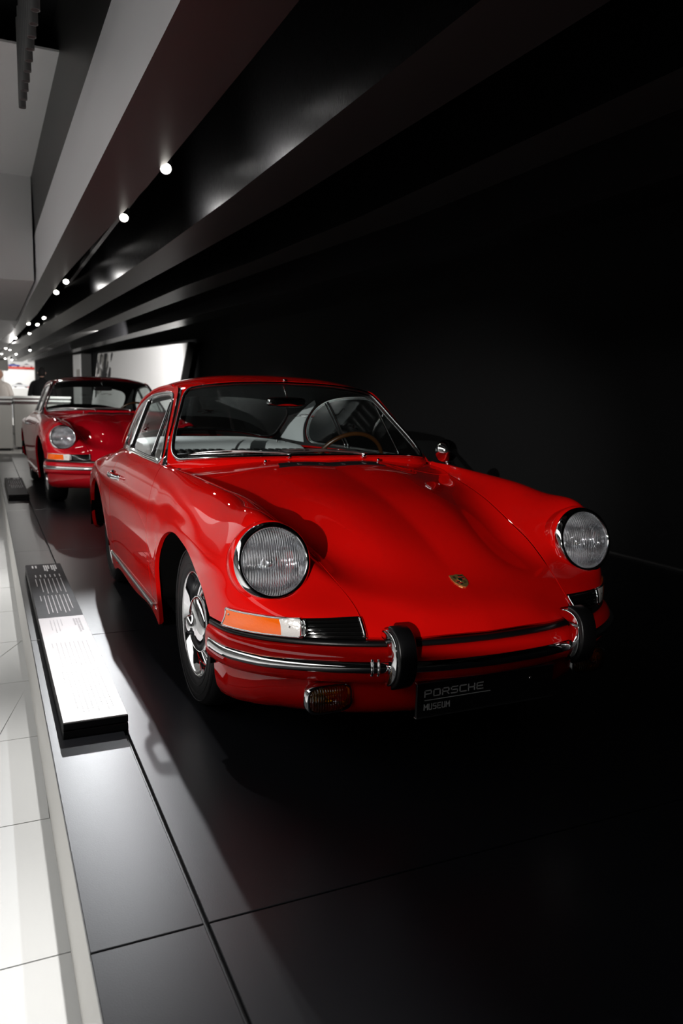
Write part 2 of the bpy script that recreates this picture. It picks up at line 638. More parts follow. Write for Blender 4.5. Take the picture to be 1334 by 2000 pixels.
# ------------------------------------------------------------------ the car
C0 = [  # front net: rows r0..r11, columns c0..c8
    [(0, -.945, .474), (.2, -.93, .474), (.40, -.875, .474), (.52, -.815, .474), (.63, -.735, .473), (.715, -.64, .472), (.752, -.56, .47), (.766, -.50, .469), (.772, -.445, .466)],
    [(0, -.893, .535), (.2, -.875, .533), (.398, -.812, .531), (.50, -.79, .530), (.60, -.75, .529), (.69, -.675, .531), (.747, -.60, .534), (.770, -.49, .535), (.780, -.395, .535)],
    [(0, -.755, .595), (.2, -.742, .595), (.416, -.70, .599), (.49, -.665, .615), (.612, -.640, .63), (.725, -.60, .63), (.771, -.50, .62), (.784, -.38, .605), (.786, -.315, .592)],
    [(0, -.575, .678), (.22, -.565, .676), (.445, -.545, .669), (.525, -.565, .735), (.622, -.585, .795), (.715, -.55, .755), (.772, -.46, .675), (.786, -.31, .655), (.790, -.225, .641)],
    [(0, -.40, .748), (.235, -.395, .745), (.466, -.40, .716), (.545, -.395, .783), (.632, -.40, .829), (.722, -.375, .785), (.776, -.33, .705), (.789, -.20, .688), (.793, -.13, .667)],
    [(0, -.20, .808), (.25, -.20, .805), (.50, -.20, .773), (.572, -.20, .820), (.642, -.20, .850), (.740, -.185, .808), (.779, -.16, .735), (.790, -.075, .704), (.794, -.02, .680)],
    [(0, 0, .846), (.27, 0, .842), (.544, 0, .808), (.60, 0, .842), (.655, 0, .864), (.750, .01, .822), (.784, .02, .748), (.793, .06, .702), (.796, .09, .668)],
    [(0, .19, .878), (.29, .19, .872), (.601, .20, .826), (.634, .20, .857), (.67, .20, .873), (.752, .20, .828), (.795, .18, .742), (.801, .185, .672), (.799, .19, .634)],
    [(0, .35, .899), (.31, .36, .891), (.652, .385, .843), (.664, .38, .865), (.683, .37, .879), (.757, .355, .828), (.797, .33, .715), (.801, .305, .61), (.797, .30, .561)],
    [(0, .41, .906), (.32, .42, .898), (.664, .44, .852), (.673, .435, .870), (.688, .43, .881), (.758, .41, .826), (.796, .385, .69), (.798, .375, .52), (.788, .375, .45)],
    [(0, .47, .911), (.33, .485, .903), (.676, .52, .861), (.682, .51, .873), (.694, .50, .881), (.759, .47, .824), (.795, .45, .67), (.794, .44, .45), (.768, .43, .22)],
    [(0, .55, .915), (.335, .57, .907), (.686, .61, .868), (.693, .62, .876), (.703, .63, .881), (.7610, .56, .820), (.796, .525, .665), (.794, .52, .45), (.765, .51, .21)],
]
CR = [  # side net continuing with columns c3..c8
    [(.697, 1.1, .885), (.714, 1.1, .877), (.770, 1.08, .806), (.799, 1.06, .662), (.796, 1.05, .45), (.765, 1.05, .21)],
    [(.687, 1.62, .888), (.710, 1.62, .877), (.773, 1.62, .802), (.804, 1.62, .662), (.800, 1.62, .45), (.765, 1.62, .21)],
    [(.675, 1.80, .888), (.702, 1.80, .876), (.776, 1.79, .795), (.807, 1.78, .66), (.802, 1.765, .45), (.768, 1.76, .21)],
    [(.660, 1.95, .886), (.692, 1.95, .869), (.779, 1.92, .785), (.810, 1.90, .668), (.809, 1.86, .55), (.800, 1.83, .42)],
    [(.635, 2.10, .884), (.678, 2.10, .860), (.774, 2.06, .778), (.810, 2.03, .692), (.812, 1.98, .63), (.806, 1.955, .583)],
    [(.600, 2.30, .876), (.655, 2.30, .845), (.760, 2.26, .785), (.804, 2.24, .735), (.811, 2.22, .70), (.808, 2.21, .670)],
    [(.550, 2.60, .850), (.625, 2.60, .815), (.738, 2.57, .755), (.788, 2.55, .69), (.798, 2.52, .62), (.800, 2.48, .577)],
    [(.500, 2.90, .790), (.595, 2.90, .760), (.712, 2.85, .700), (.764, 2.80, .62), (.782, 2.72, .53), (.786, 2.61, .42)],
    [(.450, 3.12, .70), (.550, 3.12, .675), (.660, 3.07, .625), (.708, 3.01, .55), (.738, 2.90, .43), (.765, 2.64, .30)],
    [(.400, 3.25, .58), (.480, 3.24, .56), (.560, 3.21, .535), (.62, 3.17, .48), (.660, 3.07, .38), (.70, 2.76, .27)],
]


def flank(y, z):
    """half width of the body side"""
    W_ = np.interp(y, [-.4, 0, .4, 1.0, 1.6, 2.0, 2.3, 2.6], [.780, .7965, .7995, .800, .803, .809, .811, .803])
    d = z - .62
    return W_ - (.93 * d * d + 87 * d ** 6 if d > 0 else .21 * d * d)


def fair(row, i0):
    return [p if k < i0 else (flank(p[1], p[2]), p[1], p[2]) for k, p in enumerate(row)]


C0 = C0[:7] + [fair(r_, 5) for r_ in C0[7:]]
CR = [fair(r_, 2) for r_ in CR[:6]] + CR[6:]
NF = Net(C0 + [[(0, 1.1, .92), (.34, 1.1, .912), (.688, 1.1, .876)] + CR[0], [(0, 1.62, .925), (.34, 1.62, .915), (.684, 1.62, .880)] + CR[1]])
NS = Net([r[3:] for r in C0] + CR)
DOOR0, DOOR1 = 11.0, 13.0        # rows of the door in NS
GAP = .0022
_SG = NF.ev(np.linspace(0, 11, 150), np.linspace(0, 4, 60)).reshape(-1, 3)


def top_z(x, y):
    """height of the front body surface over (|x|, y)"""
    d = (_SG[:, 0] - abs(x)) ** 2 + (_SG[:, 1] - y) ** 2
    k = np.argsort(d)[:6]
    wt = 1 / (d[k] + 1e-6)
    return float((_SG[k, 2] * wt).sum() / wt.sum())




def xb(y):
    """half width at the belt line"""
    return np.interp(y, [.3, .64, 1.1, 1.62, 1.8, 1.95, 2.1, 2.3, 2.6, 2.9], [.715, .70, .697, .687, .675, .66, .635, .60, .565, .53])


def side_x(yz):
    """side of the cabin: x over (y, z)"""
    yz = np.asarray(yz, float)
    y, z = yz[:, 0], yz[:, 1]
    k = np.interp(y, [.6, 1.1, 1.7, 2.3, 2.6], [.445, .445, .43, .36, .2])
    x = xb(y) - k * (z - .885) + .05 * np.maximum(z - .885, 0) * np.maximum(1.23 - z, 0)
    return np.stack([x, y, z], 1)


RAIL = [(.655, .885), (.745, .985), (.84, 1.08), (.93, 1.165), (1.015, 1.232), (1.12, 1.245), (1.3, 1.243), (1.5, 1.234), (1.7, 1.21), (1.9, 1.172), (2.1, 1.115), (2.3, 1.035), (2.5, .935), (2.60, .87)]
WS = Net([
    [(0, .455, .915), (.25, .466, .913), (.45, .51, .907), (.60, .575, .897), (.680, .645, .884)],
    [(0, .575, 1.012), (.248, .585, 1.010), (.435, .625, 1.000), (.576, .682, .988), (.652, .735, .975)],
    [(0, .71, 1.112), (.24, .72, 1.109), (.41, .755, 1.098), (.54, .80, 1.083), (.605, .835, 1.068)],
    [(0, .84, 1.202), (.23, .847, 1.198), (.385, .868, 1.186), (.50, .90, 1.17), (.560, .925, 1.156)],
    [(0, .955, 1.283), (.22, .96, 1.278), (.36, .972, 1.266), (.46, .99, 1.250), (.522, 1.012, 1.230)],
])
ROOF = Net([
    [(0, .955, 1.283), (.22, .96, 1.278), (.36, .972, 1.266), (.46, .99, 1.250), (.522, 1.012, 1.230)],
    [(0, 1.12, 1.308), (.23, 1.12, 1.301), (.38, 1.125, 1.284), (.485, 1.13, 1.262), (.540, 1.12, 1.243)],
    [(0, 1.35, 1.320), (.24, 1.35, 1.312), (.39, 1.35, 1.292), (.495, 1.35, 1.264), (.545, 1.35, 1.240)],
    [(0, 1.60, 1.314), (.24, 1.60, 1.306), (.39, 1.60, 1.284), (.495, 1.60, 1.252), (.545, 1.60, 1.222)],
    [(0, 1.85, 1.288), (.24, 1.85, 1.280), (.39, 1.85, 1.256), (.495, 1.85, 1.220), (.548, 1.85, 1.182)],
    [(0, 2.10, 1.240), (.24, 2.10, 1.231), (.39, 2.10, 1.205), (.50, 2.10, 1.162), (.556, 2.10, 1.115)],
    [(0, 2.35, 1.150), (.24, 2.35, 1.141), (.40, 2.35, 1.112), (.51, 2.34, 1.066), (.565, 2.32, 1.020)],
    [(0, 2.58, 1.040), (.24, 2.58, 1.030), (.40, 2.57, 1.000), (.51, 2.54, .955), (.568, 2.50, .925)],
    [(0, 2.82, .930), (.24, 2.81, .922), (.40, 2.78, .900), (.51, 2.72, .878), (.568, 2.64, .862)],
])
DECK = Net([
    [(0, 2.80, .935), (.24, 2.79, .928), (.40, 2.76, .905), (.568, 2.63, .858)],
    [(0, 2.95, .87), (.24, 2.95, .865), (.38, 2.93, .85), (.505, 2.88, .80)],
    [(0, 3.12, .77), (.24, 3.12, .765), (.36, 3.11, .75), (.455, 3.10, .705)],
    [(0, 3.27, .60), (.22, 3.27, .598), (.33, 3.265, .59), (.405, 3.245, .585)],
])
PLAN = curve([p for p in C0[0]], 60)     # bumper line, half

LAMP_C = np.array([.622, -.637, .682])
LAMP_N = np.array([.0, -math.cos(math.radians(15)), math.sin(math.radians(15))])


def headlight(side, car, paint):
    c = LAMP_C * [side, 1, 1]
    mb = MB()
    mb.lathe([(.104, -.012), (.1045, .010), (.107, .017), (.113, .019), (.120, .014), (.1255, .002), (.1265, -.010), (.124, -.018)], c, LAMP_N, n=72)
    ring = mb.build('headlight', M['chrome'], car)
    ring['label'] = 'chrome rim of headlight'
    mb = MB()
    mb.lathe([(.122, -.012), (.130, -.015), (.1345, -.021), (.1352, -.030), (.133, -.065), (.122, -.11)], c, LAMP_N, n=64)
    mb.build('lamp_bucket', paint, ring)
    mb = MB()
    prof = [(.104, .008), (.095, .018), (.08, .027), (.06, .034), (.035, .039), (.001, .041)]
    prof += [(r, h - .004) for r, h in prof[::-1]]
    axis = LAMP_N / np.linalg.norm(LAMP_N)
    # build the lens about its own origin so that its flutes run vertically
    mb.lathe(prof, (0, 0, 0), LAMP_N, n=64)
    ln = mb.build('lens', M['lens'], ring)
    ln.location = c
    ln['label'] = 'fluted clear glass lens'
    mb = MB()
    mb.lathe([(.104, .006), (.103, -.01), (.09, -.045), (.065, -.072), (.035, -.088), (.002, -.092)], c, LAMP_N, n=64)
    mb.build('reflector', M['reflector'], ring)
    mb = MB()
    mb.lathe([(.001, -.02), (.014, -.023), (.02, -.032), (.02, -.05), (.012, -.09)], c, LAMP_N, n=20)
    mb.lathe([(.045, -.032), (.046, -.030), (.046, -.024), (.045, -.022)], c, LAMP_N, n=24)
    mb.build('bulb', M['alu'], ring)
    mb = MB()
    mb.lathe([(.006, 0), (.006, .004), (.001, .005)], c + LAMP_N * .012 - np.array([0, math.sin(math.radians(15)), math.cos(math.radians(15))]) * .1165, LAMP_N, n=10)
    mb.build('rim_screw', M['chrome'], ring)


def wheel(x, y, side, car):
    """road wheel: pressed steel chrome rim with slots, hubcap, tyre"""
    c = np.array([x, y, .315])
    ax = np.array([side, 0, 0.])
    mb = MB()
    prof = [(.192, -.155), (.200, -.15), (.206, -.015), (.2085, .0), (.2085, .006), (.205, .008), (.198, .003), (.193, -.008), (.186, -.014), (.181, -.028), (.178, -.042), (.166, -.052), (.160, -.046), (.156, -.044)]
    mb.lathe(prof, c, ax, n=72)
    rim = mb.build('wheel', M['chrome'], car)
    rim['label'] = 'chrome wheel'
    # slotted disc: sectors with holes
    mb = MB()
    n = 90
    for k in range(n):
        a0, a1 = 2 * math.pi * k / n, 2 * math.pi * (k + 1) / n
        hole = (k % 9) in (3, 4, 5)
        zones = [(.158, .146, -.044, -.040), (.146, .108, -.040, -.022), (.108, .085, -.022, -.012), (.085, .03, -.012, -.010)]
        for zi, (r0, r1, h0, h1) in enumerate(zones):
            if zi == 1 and hole:
                continue
            V = []
            for (r, h, a) in ((r0, h0, a0), (r1, h1, a0), (r1, h1, a1), (r0, h0, a1)):
                V.append(c + ax * h + np.array([0, math.cos(a) * r, math.sin(a) * r]))
            mb.add(V, [(0, 1, 2, 3)])
    mb.build('wheel_disc', M['alu'], rim, smooth=True, weld=True)
    mb = MB()
    mb.lathe([(.108, -.018), (.110, -.010), (.107, -.002), (.096, .007), (.078, .013), (.058, .017), (.040, .019), (.037, .030), (.033, .037), (.018, .041), (.001, .042)], c, ax, n=56)
    hc = mb.build('hubcap', M['chrome'], rim)
    hc['label'] = 'domed chrome hubcap'
    mb = MB()
    mb.lathe([(.19, -.15), (.20, -.17), (.25, -.176), (.30, -.165), (.3135, -.145), (.3155, -.12), (.3155, -.04), (.3135, -.02), (.305, .000), (.285, .012), (.25, .016), (.222, .012), (.207, .002), (.203, -.01)], c, ax, n=80)
    for rr in (.235, .268, .292):
        mb.lathe([(rr - .002, .0125), (rr, .0165), (rr + .002, .0125)], c, ax, n=80)
    mb.build('tyre', M['tyre'], rim)
    for q in (-.10, -.075, -.05):
        mb = MB()
        mb.lathe([(.3152, q - .003), (.3165, q - .002), (.3165, q + .002), (.3152, q + .003)], c, ax, n=60)
        mb.build('tread_rib', M['tyre'], rim)
    mb = MB()
    mb.lathe([(.003, -.1), (.155, -.1), (.155, -.06)], c, ax, n=32)
    mb.build('brake_drum', M['black'], rim)
    return rim


def seat(x, car):
    mb = MB()
    P = []
    for y, z in ((1.02, .42), (1.0, .46), (1.08, .50), (1.3, .48), (1.5, .46)):
        P.append([(x + t * .24, y, z + .015 * (1 - t * t) + (.02 if abs(t) > .9 else 0)) for t in np.linspace(-1, 1, 13)])
    mb.grid(P)
    mb.box((x - .23, 1.03, .30), (x + .23, 1.5, .45), bev=.02)
    s_ = mb.build('seat', M['vinyl'], car)
    mb = MB()
    G = []
    for k, z in enumerate(np.linspace(.46, .84, 12)):
        y = 1.46 + (z - .46) * .32
        row = []
        wd = .225 - .05 * max(0, (z - .65) / .19) ** 2
        th = .07 - .025 * (k / 11)
        for a in np.linspace(0, 2 * np.pi, 28, endpoint=False):
            ca, sa = math.cos(a), math.sin(a)
            row.append((x + wd * np.sign(ca) * abs(ca) ** .6, y + th * np.sign(sa) * abs(sa) ** .6 - .02 * abs(ca) ** 3, z))
        G.append(row)
    top = np.array(G[-1])
    cc = top.mean(0)
    G.append(cc + (top - cc) * .75 + [0, 0, .022])
    G.append(cc + (top - cc) * .1 + [0, 0, .03])
    mb.grid(np.array(G), closed_v=True)
    mb.build('seat_back', M['vinyl'], s_)
    return s_


def build_car(name, paint, loc, rz, scale, label, cat, front=True):
    car = empty(name, loc, rz)
    car.scale = (scale,) * 3
    tag(car, label, cat)
    # hood
    mb = MB()
    r = np.linspace(.10, 7.86, 86)
    cR = np.linspace(0, 2, 26)
    P = NF.ev(r, cR)
    P[:, -1, 0] -= GAP
    full = np.concatenate([(P * [-1, 1, 1])[:, :0:-1], P], 1)
    panel(mb, full, depth=.016)
    hood = mb.build('hood', paint, car)
    # cowl panel behind the hood
    mb = MB()
    P = NF.ev(np.linspace(7.90, 11, 16), cR)
    full = np.concatenate([(P * [-1, 1, 1])[:, :0:-1], P], 1)
    panel(mb, full, depth=.012)
    cowl = mb.build('cowl', paint, car)
    # cowl vent: dark slot with ribs
    mb = MB()
    xs = np.linspace(-1, 1, 40)
    G = []
    for hw, y_, dz in ((.264, .300, .0005), (.264, .301, .0045), (.258, .304, .005), (.254, .306, .0005), (.246, .356, .0005), (.244, .359, .006), (.243, .364, .006), (.243, .366, .0005)):
        G.append([(hw * t, y_ + .05 * (hw * t) ** 2, top_z(hw * t, y_ + .05 * (hw * t) ** 2) + dz) for t in xs])
    mb.grid(G)
    vent = mb.build('cowl_vent', M['black'], cowl)
    for x_ in (-.155, -.05, .06, .165):
        mb = MB()
        z_ = top_z(x_, .336)
        mb.box((x_ - .005, .305, z_ - .010), (x_ + .005, .358, z_ + .004), bev=.001)
        mb.build('vent_rib', M['alu'], vent, smooth=False)
    for x_ in (-.285, .285):
        mb = MB()
        mb.lathe([(.008, -.006), (.008, .004), (.005, .014), (.001, .015)], (x_, .425, top_z(x_, .425)), (0, -.3, 1), n=12)
        mb.build('washer_nozzle', M['chrome'], cowl)
    # fenders, doors, quarters
    for s in (-1, 1):
        def mk(mb):
            return mb if s > 0 else mb.mirrored()
        mb = MB()
        P = NF.ev(np.concatenate([np.linspace(0.06, 4, 110), np.linspace(4.06, 10.965, 80)]), np.linspace(2, 8, 100))
        P[:, 0, 0] += GAP
        panel(mb, P, depth=.018)
        # opening for the lamp bucket
        V_ = np.array(mb.v)
        keep = []
        for f_ in mb.f:
            d_ = V_[list(f_)].mean(0) - LAMP_C
            h_ = d_ @ LAMP_N
            keep.append(not (np.linalg.norm(d_ - LAMP_N * h_) < .111 and -.15 < h_ < .08))
        mb.m = [m_ for m_, k_ in zip(mb.m, keep) if k_]
        mb.f = [f_ for f_, k_ in zip(mb.f, keep) if k_]
        for i_ in {i_ for f_ in mb.f for i_ in f_}:
            d_ = V_[i_] - LAMP_C
            h_ = d_ @ LAMP_N
            rv = d_ - LAMP_N * h_
            rn = np.linalg.norm(rv)
            if rn < .1165 and -.15 < h_ < .08:
                mb.v[i_] = tuple(LAMP_C + LAMP_N * h_ + rv / rn * .1165)
        fender = mk(mb).build('front_fender', paint, car)
        # wheel well liner
        mb = MB()
        ang = np.radians(np.linspace(2, 178, 30))
        G = [[(x_, -.02 + .44 * math.cos(a), .30 + .385 * math.sin(a)) for a in ang] for x_ in (.775, .42)]
        mb.grid(G)
        mb.add([G[1][k] for k in range(30)], [tuple(range(30))])
        mk(mb).build('wheel_well', M['void'], fender)
        mb = MB()
        P = NS.ev(np.linspace(DOOR0 + .006, DOOR1 - .008, 60), np.linspace(0, 4.86, 44))
        panel(mb, P, depth=.02)
        door = mk(mb).build('door', paint, car)
        mb = MB()
        P = NS.ev(np.linspace(DOOR0, DOOR1, 30), np.linspace(4.88, 5.0, 5))
        panel(mb, P, depth=.02)
        mk(mb).build('sill', paint, car)
        # chrome sill strip
        mb = MB()
        path = np.stack([np.full(40, .7735), np.linspace(.475, 1.73, 40), np.linspace(.270, .285, 40)], 1)
        sd = np.tile([1., 0, .0], (40, 1))
        ud = np.tile([0, 0, 1.], (40, 1))
        mb.sweep(path, [(-.004, -.014), (.010, -.012), (.014, 0), (.010, .012), (-.004, .014)], sd, ud, closed_prof=True, caps=True)
        mk(mb).build('sill_trim', M['alu'], car)
        mb = MB()
        P = NS.ev(np.linspace(DOOR1 + .012, 20.9, 90), np.linspace(0, 5, 48))
        panel(mb, P, depth=.02)
        quarter = mk(mb).build('rear_fender', paint, car)
        mb = MB()
        G = [[(x_, 2.211 + .42 * math.cos(a), .30 + .375 * math.sin(a)) for a in ang] for x_ in (.79, .42)]
        mb.grid(G)
        mb.add([G[1][k] for k in range(30)], [tuple(range(30))])
        mk(mb).build('wheel_well', M['void'], quarter)
        # door handle
        mb = MB()
        hp = curve([(.783, 1.40, .752), (.812, 1.42, .757), (.818, 1.48, .758), (.812, 1.545, .757), (.786, 1.56, .752)], 24)
        mb.tube(hp, .0085, n=10, flat=1.2)
        mb.lathe([(.020, -.004), (.020, .006), (.014, .014), (.001, .015)], (.786, 1.585, .752), (1, 0, .1), n=18)
        mb.lathe([(.013, -.004), (.013, .004), (.001, .006)], (.784, 1.40, .752), (1, 0, .1), n=14)
        mb.v = [(x_ * 1.0, 1.5 + (y_ - 1.5) * 1.12, .752 + (z_ - .752) * 1.35) for x_, y_, z_ in mb.v]
        mk(mb).build('door_handle', M['chrome'], door)
        # side cabin panel with the window opening
        outer = curve(RAIL, 60)
        belt = [(2.60, .87), (2.4, .872), (2.2, .875), (2.0, .877), (1.7, .878), (1.3, .878), (1.0, .877), (.8, .876), (.655, .877)]
        belt = curve(belt, 50)
        outer2 = np.vstack([outer, belt[1:-1]])
        dlo = [(.712, .900), (.80, .990), (.90, 1.085), (1.00, 1.168), (1.06, 1.200), (1.16, 1.212), (1.35, 1.211), (1.55, 1.200), (1.72, 1.176), (1.88, 1.135), (2.0, 1.08), (2.09, 1.01), (2.13, .95), (2.125, .912), (2.08, .897), (1.95, .894), (1.7, .893), (1.3, .892), (.95, .890), (.78, .889), (.725, .890)]
        # resample the opening on the directions of the outer loop
        dl = curve(dlo, 220, closed=True)
        cen = np.array([1.35, 1.03])
        idx = []
        da = np.arctan2(*(dl - cen).T[::-1])
        inner = []
        for p in outer2:
            a = math.atan2(p[1] - cen[1], p[0] - cen[0])
            q = np.argmin(np.abs((da - a + np.pi) % (2 * np.pi) - np.pi))
            inner.append(dl[q])
        inner = np.array(inner)
        mb = MB()
        ring_fill(mb, outer2, inner, side_x, rings=6)
        cab = mk(mb).build('cabin_side', paint, car)
        mb = MB()
        ring_fill(mb, outer2, inner, lambda q: side_x(q) - [.016, 0, 0], rings=4)
        mk(mb).build('cabin_lining', M['headliner'], cab)
        # window frame: chrome strip round the opening
        loop = side_x(curve(dlo, 160, closed=True))
        mb = MB()
        mb.tube(loop, .0085, n=8, closed=True, flat=1.0)
        inner2 = side_x(cen + (curve(dlo, 160, closed=True) - cen) * [.972, .95])
        mb.tube(inner2, .006, n=8, closed=True)
        frame = mk(mb).build('side_window_frame', M['chrome'], cab)
        mb = MB()
        inner3 = cen + (curve(dlo, 120, closed=True) - cen) * [.985, .972]
        loop_fill(mb, inner3, lambda q: side_x(q) - np.array([.006, 0, 0]), rings=8)
        pane = mk(mb).build('side_window', M['glass'], cab)
        for (y0, z0, y1, z1, rad) in ((.955, .892, 1.045, 1.185, .008), (1.60, .893, 1.665, 1.183, .012), (1.645, .893, 1.71, 1.173, .009)):
            mb = MB()
            q = np.array([[y0 + (y1 - y0) * t, z0 + (z1 - z0) * t] for t in np.linspace(0, 1, 12)])
            mb.tube(side_x(q) - [.002, 0, 0], rad, n=8)
            mk(mb).build('window_bar', M['chrome'], cab)
        # belt strip under the side window
        mb = MB()
        q = np.array([[y_, .8835] for y_ in np.linspace(.69, 2.2, 50)])
        mb.tube(side_x(q) + [.004, 0, 0], .006, n=8)
        mk(mb).build('belt_trim', M['chrome'], cab)
        # drip rail
        mb = MB()
        mb.tube(side_x(curve(RAIL, 70)[22:]) + [.004, 0, .003], .0065, n=8)
        mk(mb).build('drip_rail', paint, cab)
        # pale lining of the rear pillar and door card
        mb = MB()
        q0 = curve([(1.80, 1.19), (1.95, 1.15), (2.1, 1.095), (2.3, 1.01), (2.5, .915)], 24)
        q1 = curve([(1.80, 1.165), (1.90, 1.125), (2.01, 1.07), (2.11, .99), (2.16, .90)], 24)
        G = np.array([side_x(q0 * (1 - t) + q1 * t) - [.03, 0, 0] for t in np.linspace(0, 1, 6)])
        mb.grid(G)
        mk(mb).build('pillar_lining', M['pale'], cab)
        mb = MB()
        P = NS.ev(np.linspace(DOOR0 - .4, DOOR1 + 1.5, 30), np.linspace(.2, 4.5, 14)) - [.06, 0, .01]
        mb.grid(P)
        mk(mb).build('door_card', M['vinyl'], door)
    # roof with rear window opening
    mb = MB()
    r = np.linspace(0, 5.2, 60)
    cR = np.linspace(0, 4, 30)
    P = ROOF.ev(r, cR)
    full = np.concatenate([(P * [-1, 1, 1])[:, :0:-1], P], 1)
    mb.grid(full)
    T = ROOF.ev(np.linspace(5.2, 8, 40), cR)
    T = np.concatenate([(T * [-1, 1, 1])[:, :0:-1], T], 1)
    nr, nc = T.shape[:2]

    def tz(uv):
        uv = np.asarray(uv, float)
        a = np.clip(uv[:, 1], 0, 1) * (nr - 1)
        b = (np.clip(uv[:, 0], -1, 1) + 1) / 2 * (nc - 1)
        i = np.minimum(a.astype(int), nr - 2)
        j = np.minimum(b.astype(int), nc - 2)
        fa, fb = (a - i)[:, None], (b - j)[:, None]
        return T[i, j] * (1 - fa) * (1 - fb) + T[i + 1, j] * fa * (1 - fb) + T[i, j + 1] * (1 - fa) * fb + T[i + 1, j + 1] * fa * fb
    lp = rrect(-.80, .80, .05, .88, .22, .30)
    ring_fill(mb, square_like(lp, -1, 1, 0, 1), lp, tz, rings=8)
    roof = mb.build('roof', paint, car)
    mb = MB()
    ring_fill(mb, square_like(lp, -1, 1, 0, 1), lp, lambda q: tz(q) - [0, .012, .012], rings=5)
    mb.build('rear_lining', M['headliner'], roof)
    mb = MB()
    loop_fill(mb, lp, tz, rings=10)
    mb.build('rear_window', M['glass'], roof)
    mb = MB()
    mb.tube(tz(lp), .010, n=8, closed=True)
    mb.build('rear_window_seal', M['rubber'], roof)
    mb = MB()
    Q = ROOF.ev(np.linspace(.05, 5.2, 40), np.linspace(0, 3.85, 20)) - [0, 0, .025]
    mb.grid(np.concatenate([(Q * [-1, 1, 1])[:, :0:-1], Q], 1))
    mb.build('headliner', M['headliner'], roof)
    # windscreen
    def wz(uv):
        uv = np.asarray(uv, float)
        A = np.abs(uv[:, 0]) * 4
        r_ = np.clip(uv[:, 1], 0, 1) * 4
        out = WT(r_, A)
        out[:, 0] *= np.where(uv[:, 0] < 0, -1, 1)
        return out
    TW = WS.ev(np.linspace(0, 4, 81), np.linspace(0, 4, 81))

    def WT(r_, c_):
        a, b = np.clip(r_, 0, 4) * 20, np.clip(c_, 0, 4) * 20
        i, j = np.minimum(a.astype(int), 79), np.minimum(b.astype(int), 79)
        fa, fb = (a - i)[:, None], (b - j)[:, None]
        return TW[i, j] * (1 - fa) * (1 - fb) + TW[i + 1, j] * fa * (1 - fb) + TW[i, j + 1] * (1 - fa) * fb + TW[i + 1, j + 1] * fa * fb
    lp = rrect(-.955, .955, .02, .955, .12, .16)
    mb = MB()
    ring_fill(mb, square_like(lp, -1, 1, 0, 1), lp, wz, rings=4)
    bq = wz(np.stack([np.linspace(-1, 1, 60), np.zeros(60)], 1))
    mb.grid(np.array([bq + [0, .0, .0], bq + [0, -.006, -.012], bq + [0, -.004, -.05]]))
    ap = mb.build('windscreen_surround', paint, car)
    li = rrect(-.915, .915, .055, .92, .11, .15)
    mb = MB()
    loop_fill(mb, li * [1.02, 1] , lambda q: wz(q) + [0, .004, 0], rings=14)
    ws = mb.build('windscreen', M['glass'], ap)
    mb = MB()
    ring_fill(mb, lp, li, lambda q: wz(q) + [0, -.004, .004], rings=4)
    mb.build('windscreen_seal', M['rubber'], ap)
    mb = MB()
    lc = rrect(-.945, .945, .030, .945, .12, .16)
    mb.tube(wz(lc) + [0, -.007, .006], .0085, n=8, closed=True)
    tr_ = mb.build('windscreen_trim', M['chrome'], ap)
    mb = MB()
    mb.box((-.010, .942, 1.2805), (.010, .962, 1.2935), bev=.002)
    mb.build('trim_clip', M['chrome'], ap)
    # engine lid
    mb = MB()
    D = DECK.ev(np.linspace(0, 3, 30), np.linspace(0, 3, 20))
    panel(mb, np.concatenate([(D * [-1, 1, 1])[:, :0:-1], D], 1))
    lid = mb.build('engine_lid', paint, car)
    for k in range(7):
        mb = MB()
        y_ = 2.93 + k * .022
        z_ = .885 - k * .0125
        mb.tube([(-.18, y_, z_), (.18, y_, z_)], .005, n=6)
        mb.build('engine_slat', M['alu'], lid)
    # tail panel and rear bumper
    mb = MB()
    pth = np.array([(-.70, 2.80), (-.72, 2.95), (-.68, 3.12), (-.56, 3.25), (-.3, 3.31), (0, 3.325)])
    pth = np.vstack([pth, (pth * [-1, 1])[-2::-1]])
    cc = curve(pth, 60)
    G = [[(x_ * k, 3.0 + (y_ - 3.0) * k, z_) for x_, y_ in cc] for k, z_ in ((.97, .58), (1.0, .52), (1.01, .45), (1.0, .38), (.97, .32))]
    mb.grid(G)
    rb = mb.build('rear_bumper', paint, car)
    mb = MB()
    mb.tube([(x_ * 1.012, 3.0 + (y_ - 3.0) * 1.012, .45) for x_, y_ in cc], .016, n=8)
    mb.build('rear_bumper_trim', M['chrome'], rb)
    for s in (-1, 1):
        mb = MB()
        mb.box((s * .55 - .035, 3.26, .36), (s * .55 + .035, 3.34, .55), bev=.015)
        mb.build('overrider', M['chrome'], rb)
        mb = MB()
        mb.box((s * .60 - .09, 3.10, .50), (s * .60 + .09, 3.25, .585), bev=.02)
        tl = mb.build('tail_light', M['enamelred'], car)
    mb = MB()
    mb.tube([(-.66, 2.70, .36), (-.70, 2.76, .36)], .02, n=10)
    # front bumper
    half = PLAN
    path = np.vstack([(half * [-1, 1, 1])[:0:-1], half]) - [0, 0, .009]
    tang = np.gradient(path, axis=0)
    tang[:, 2] = 0
    tang /= np.linalg.norm(tang, axis=1)[:, None]
    nrm = np.stack([tang[:, 1], -tang[:, 0], 0 * tang[:, 0]], 1)
    upd = np.tile([0, 0, 1.], (len(path), 1))
    wdt = np.abs(path[:, 0])
    fade = np.interp(wdt, [0, .66, .74, .776], [1, 1, .75, .42])
    nrm = nrm * fade[:, None]
    mb = MB()
    prof = [(-.02, -.012), (.006, -.0115), (.022, -.016), (.033, -.028), (.038, -.045), (.039, -.060), (.038, -.078), (.036, -.090), (.028, -.106), (.014, -.120), (-.01, -.130), (-.04, -.133)]
    mb.sweep(path, prof, nrm, upd)
    bumper = mb.build('front_bumper', paint, car)
    mb = MB()
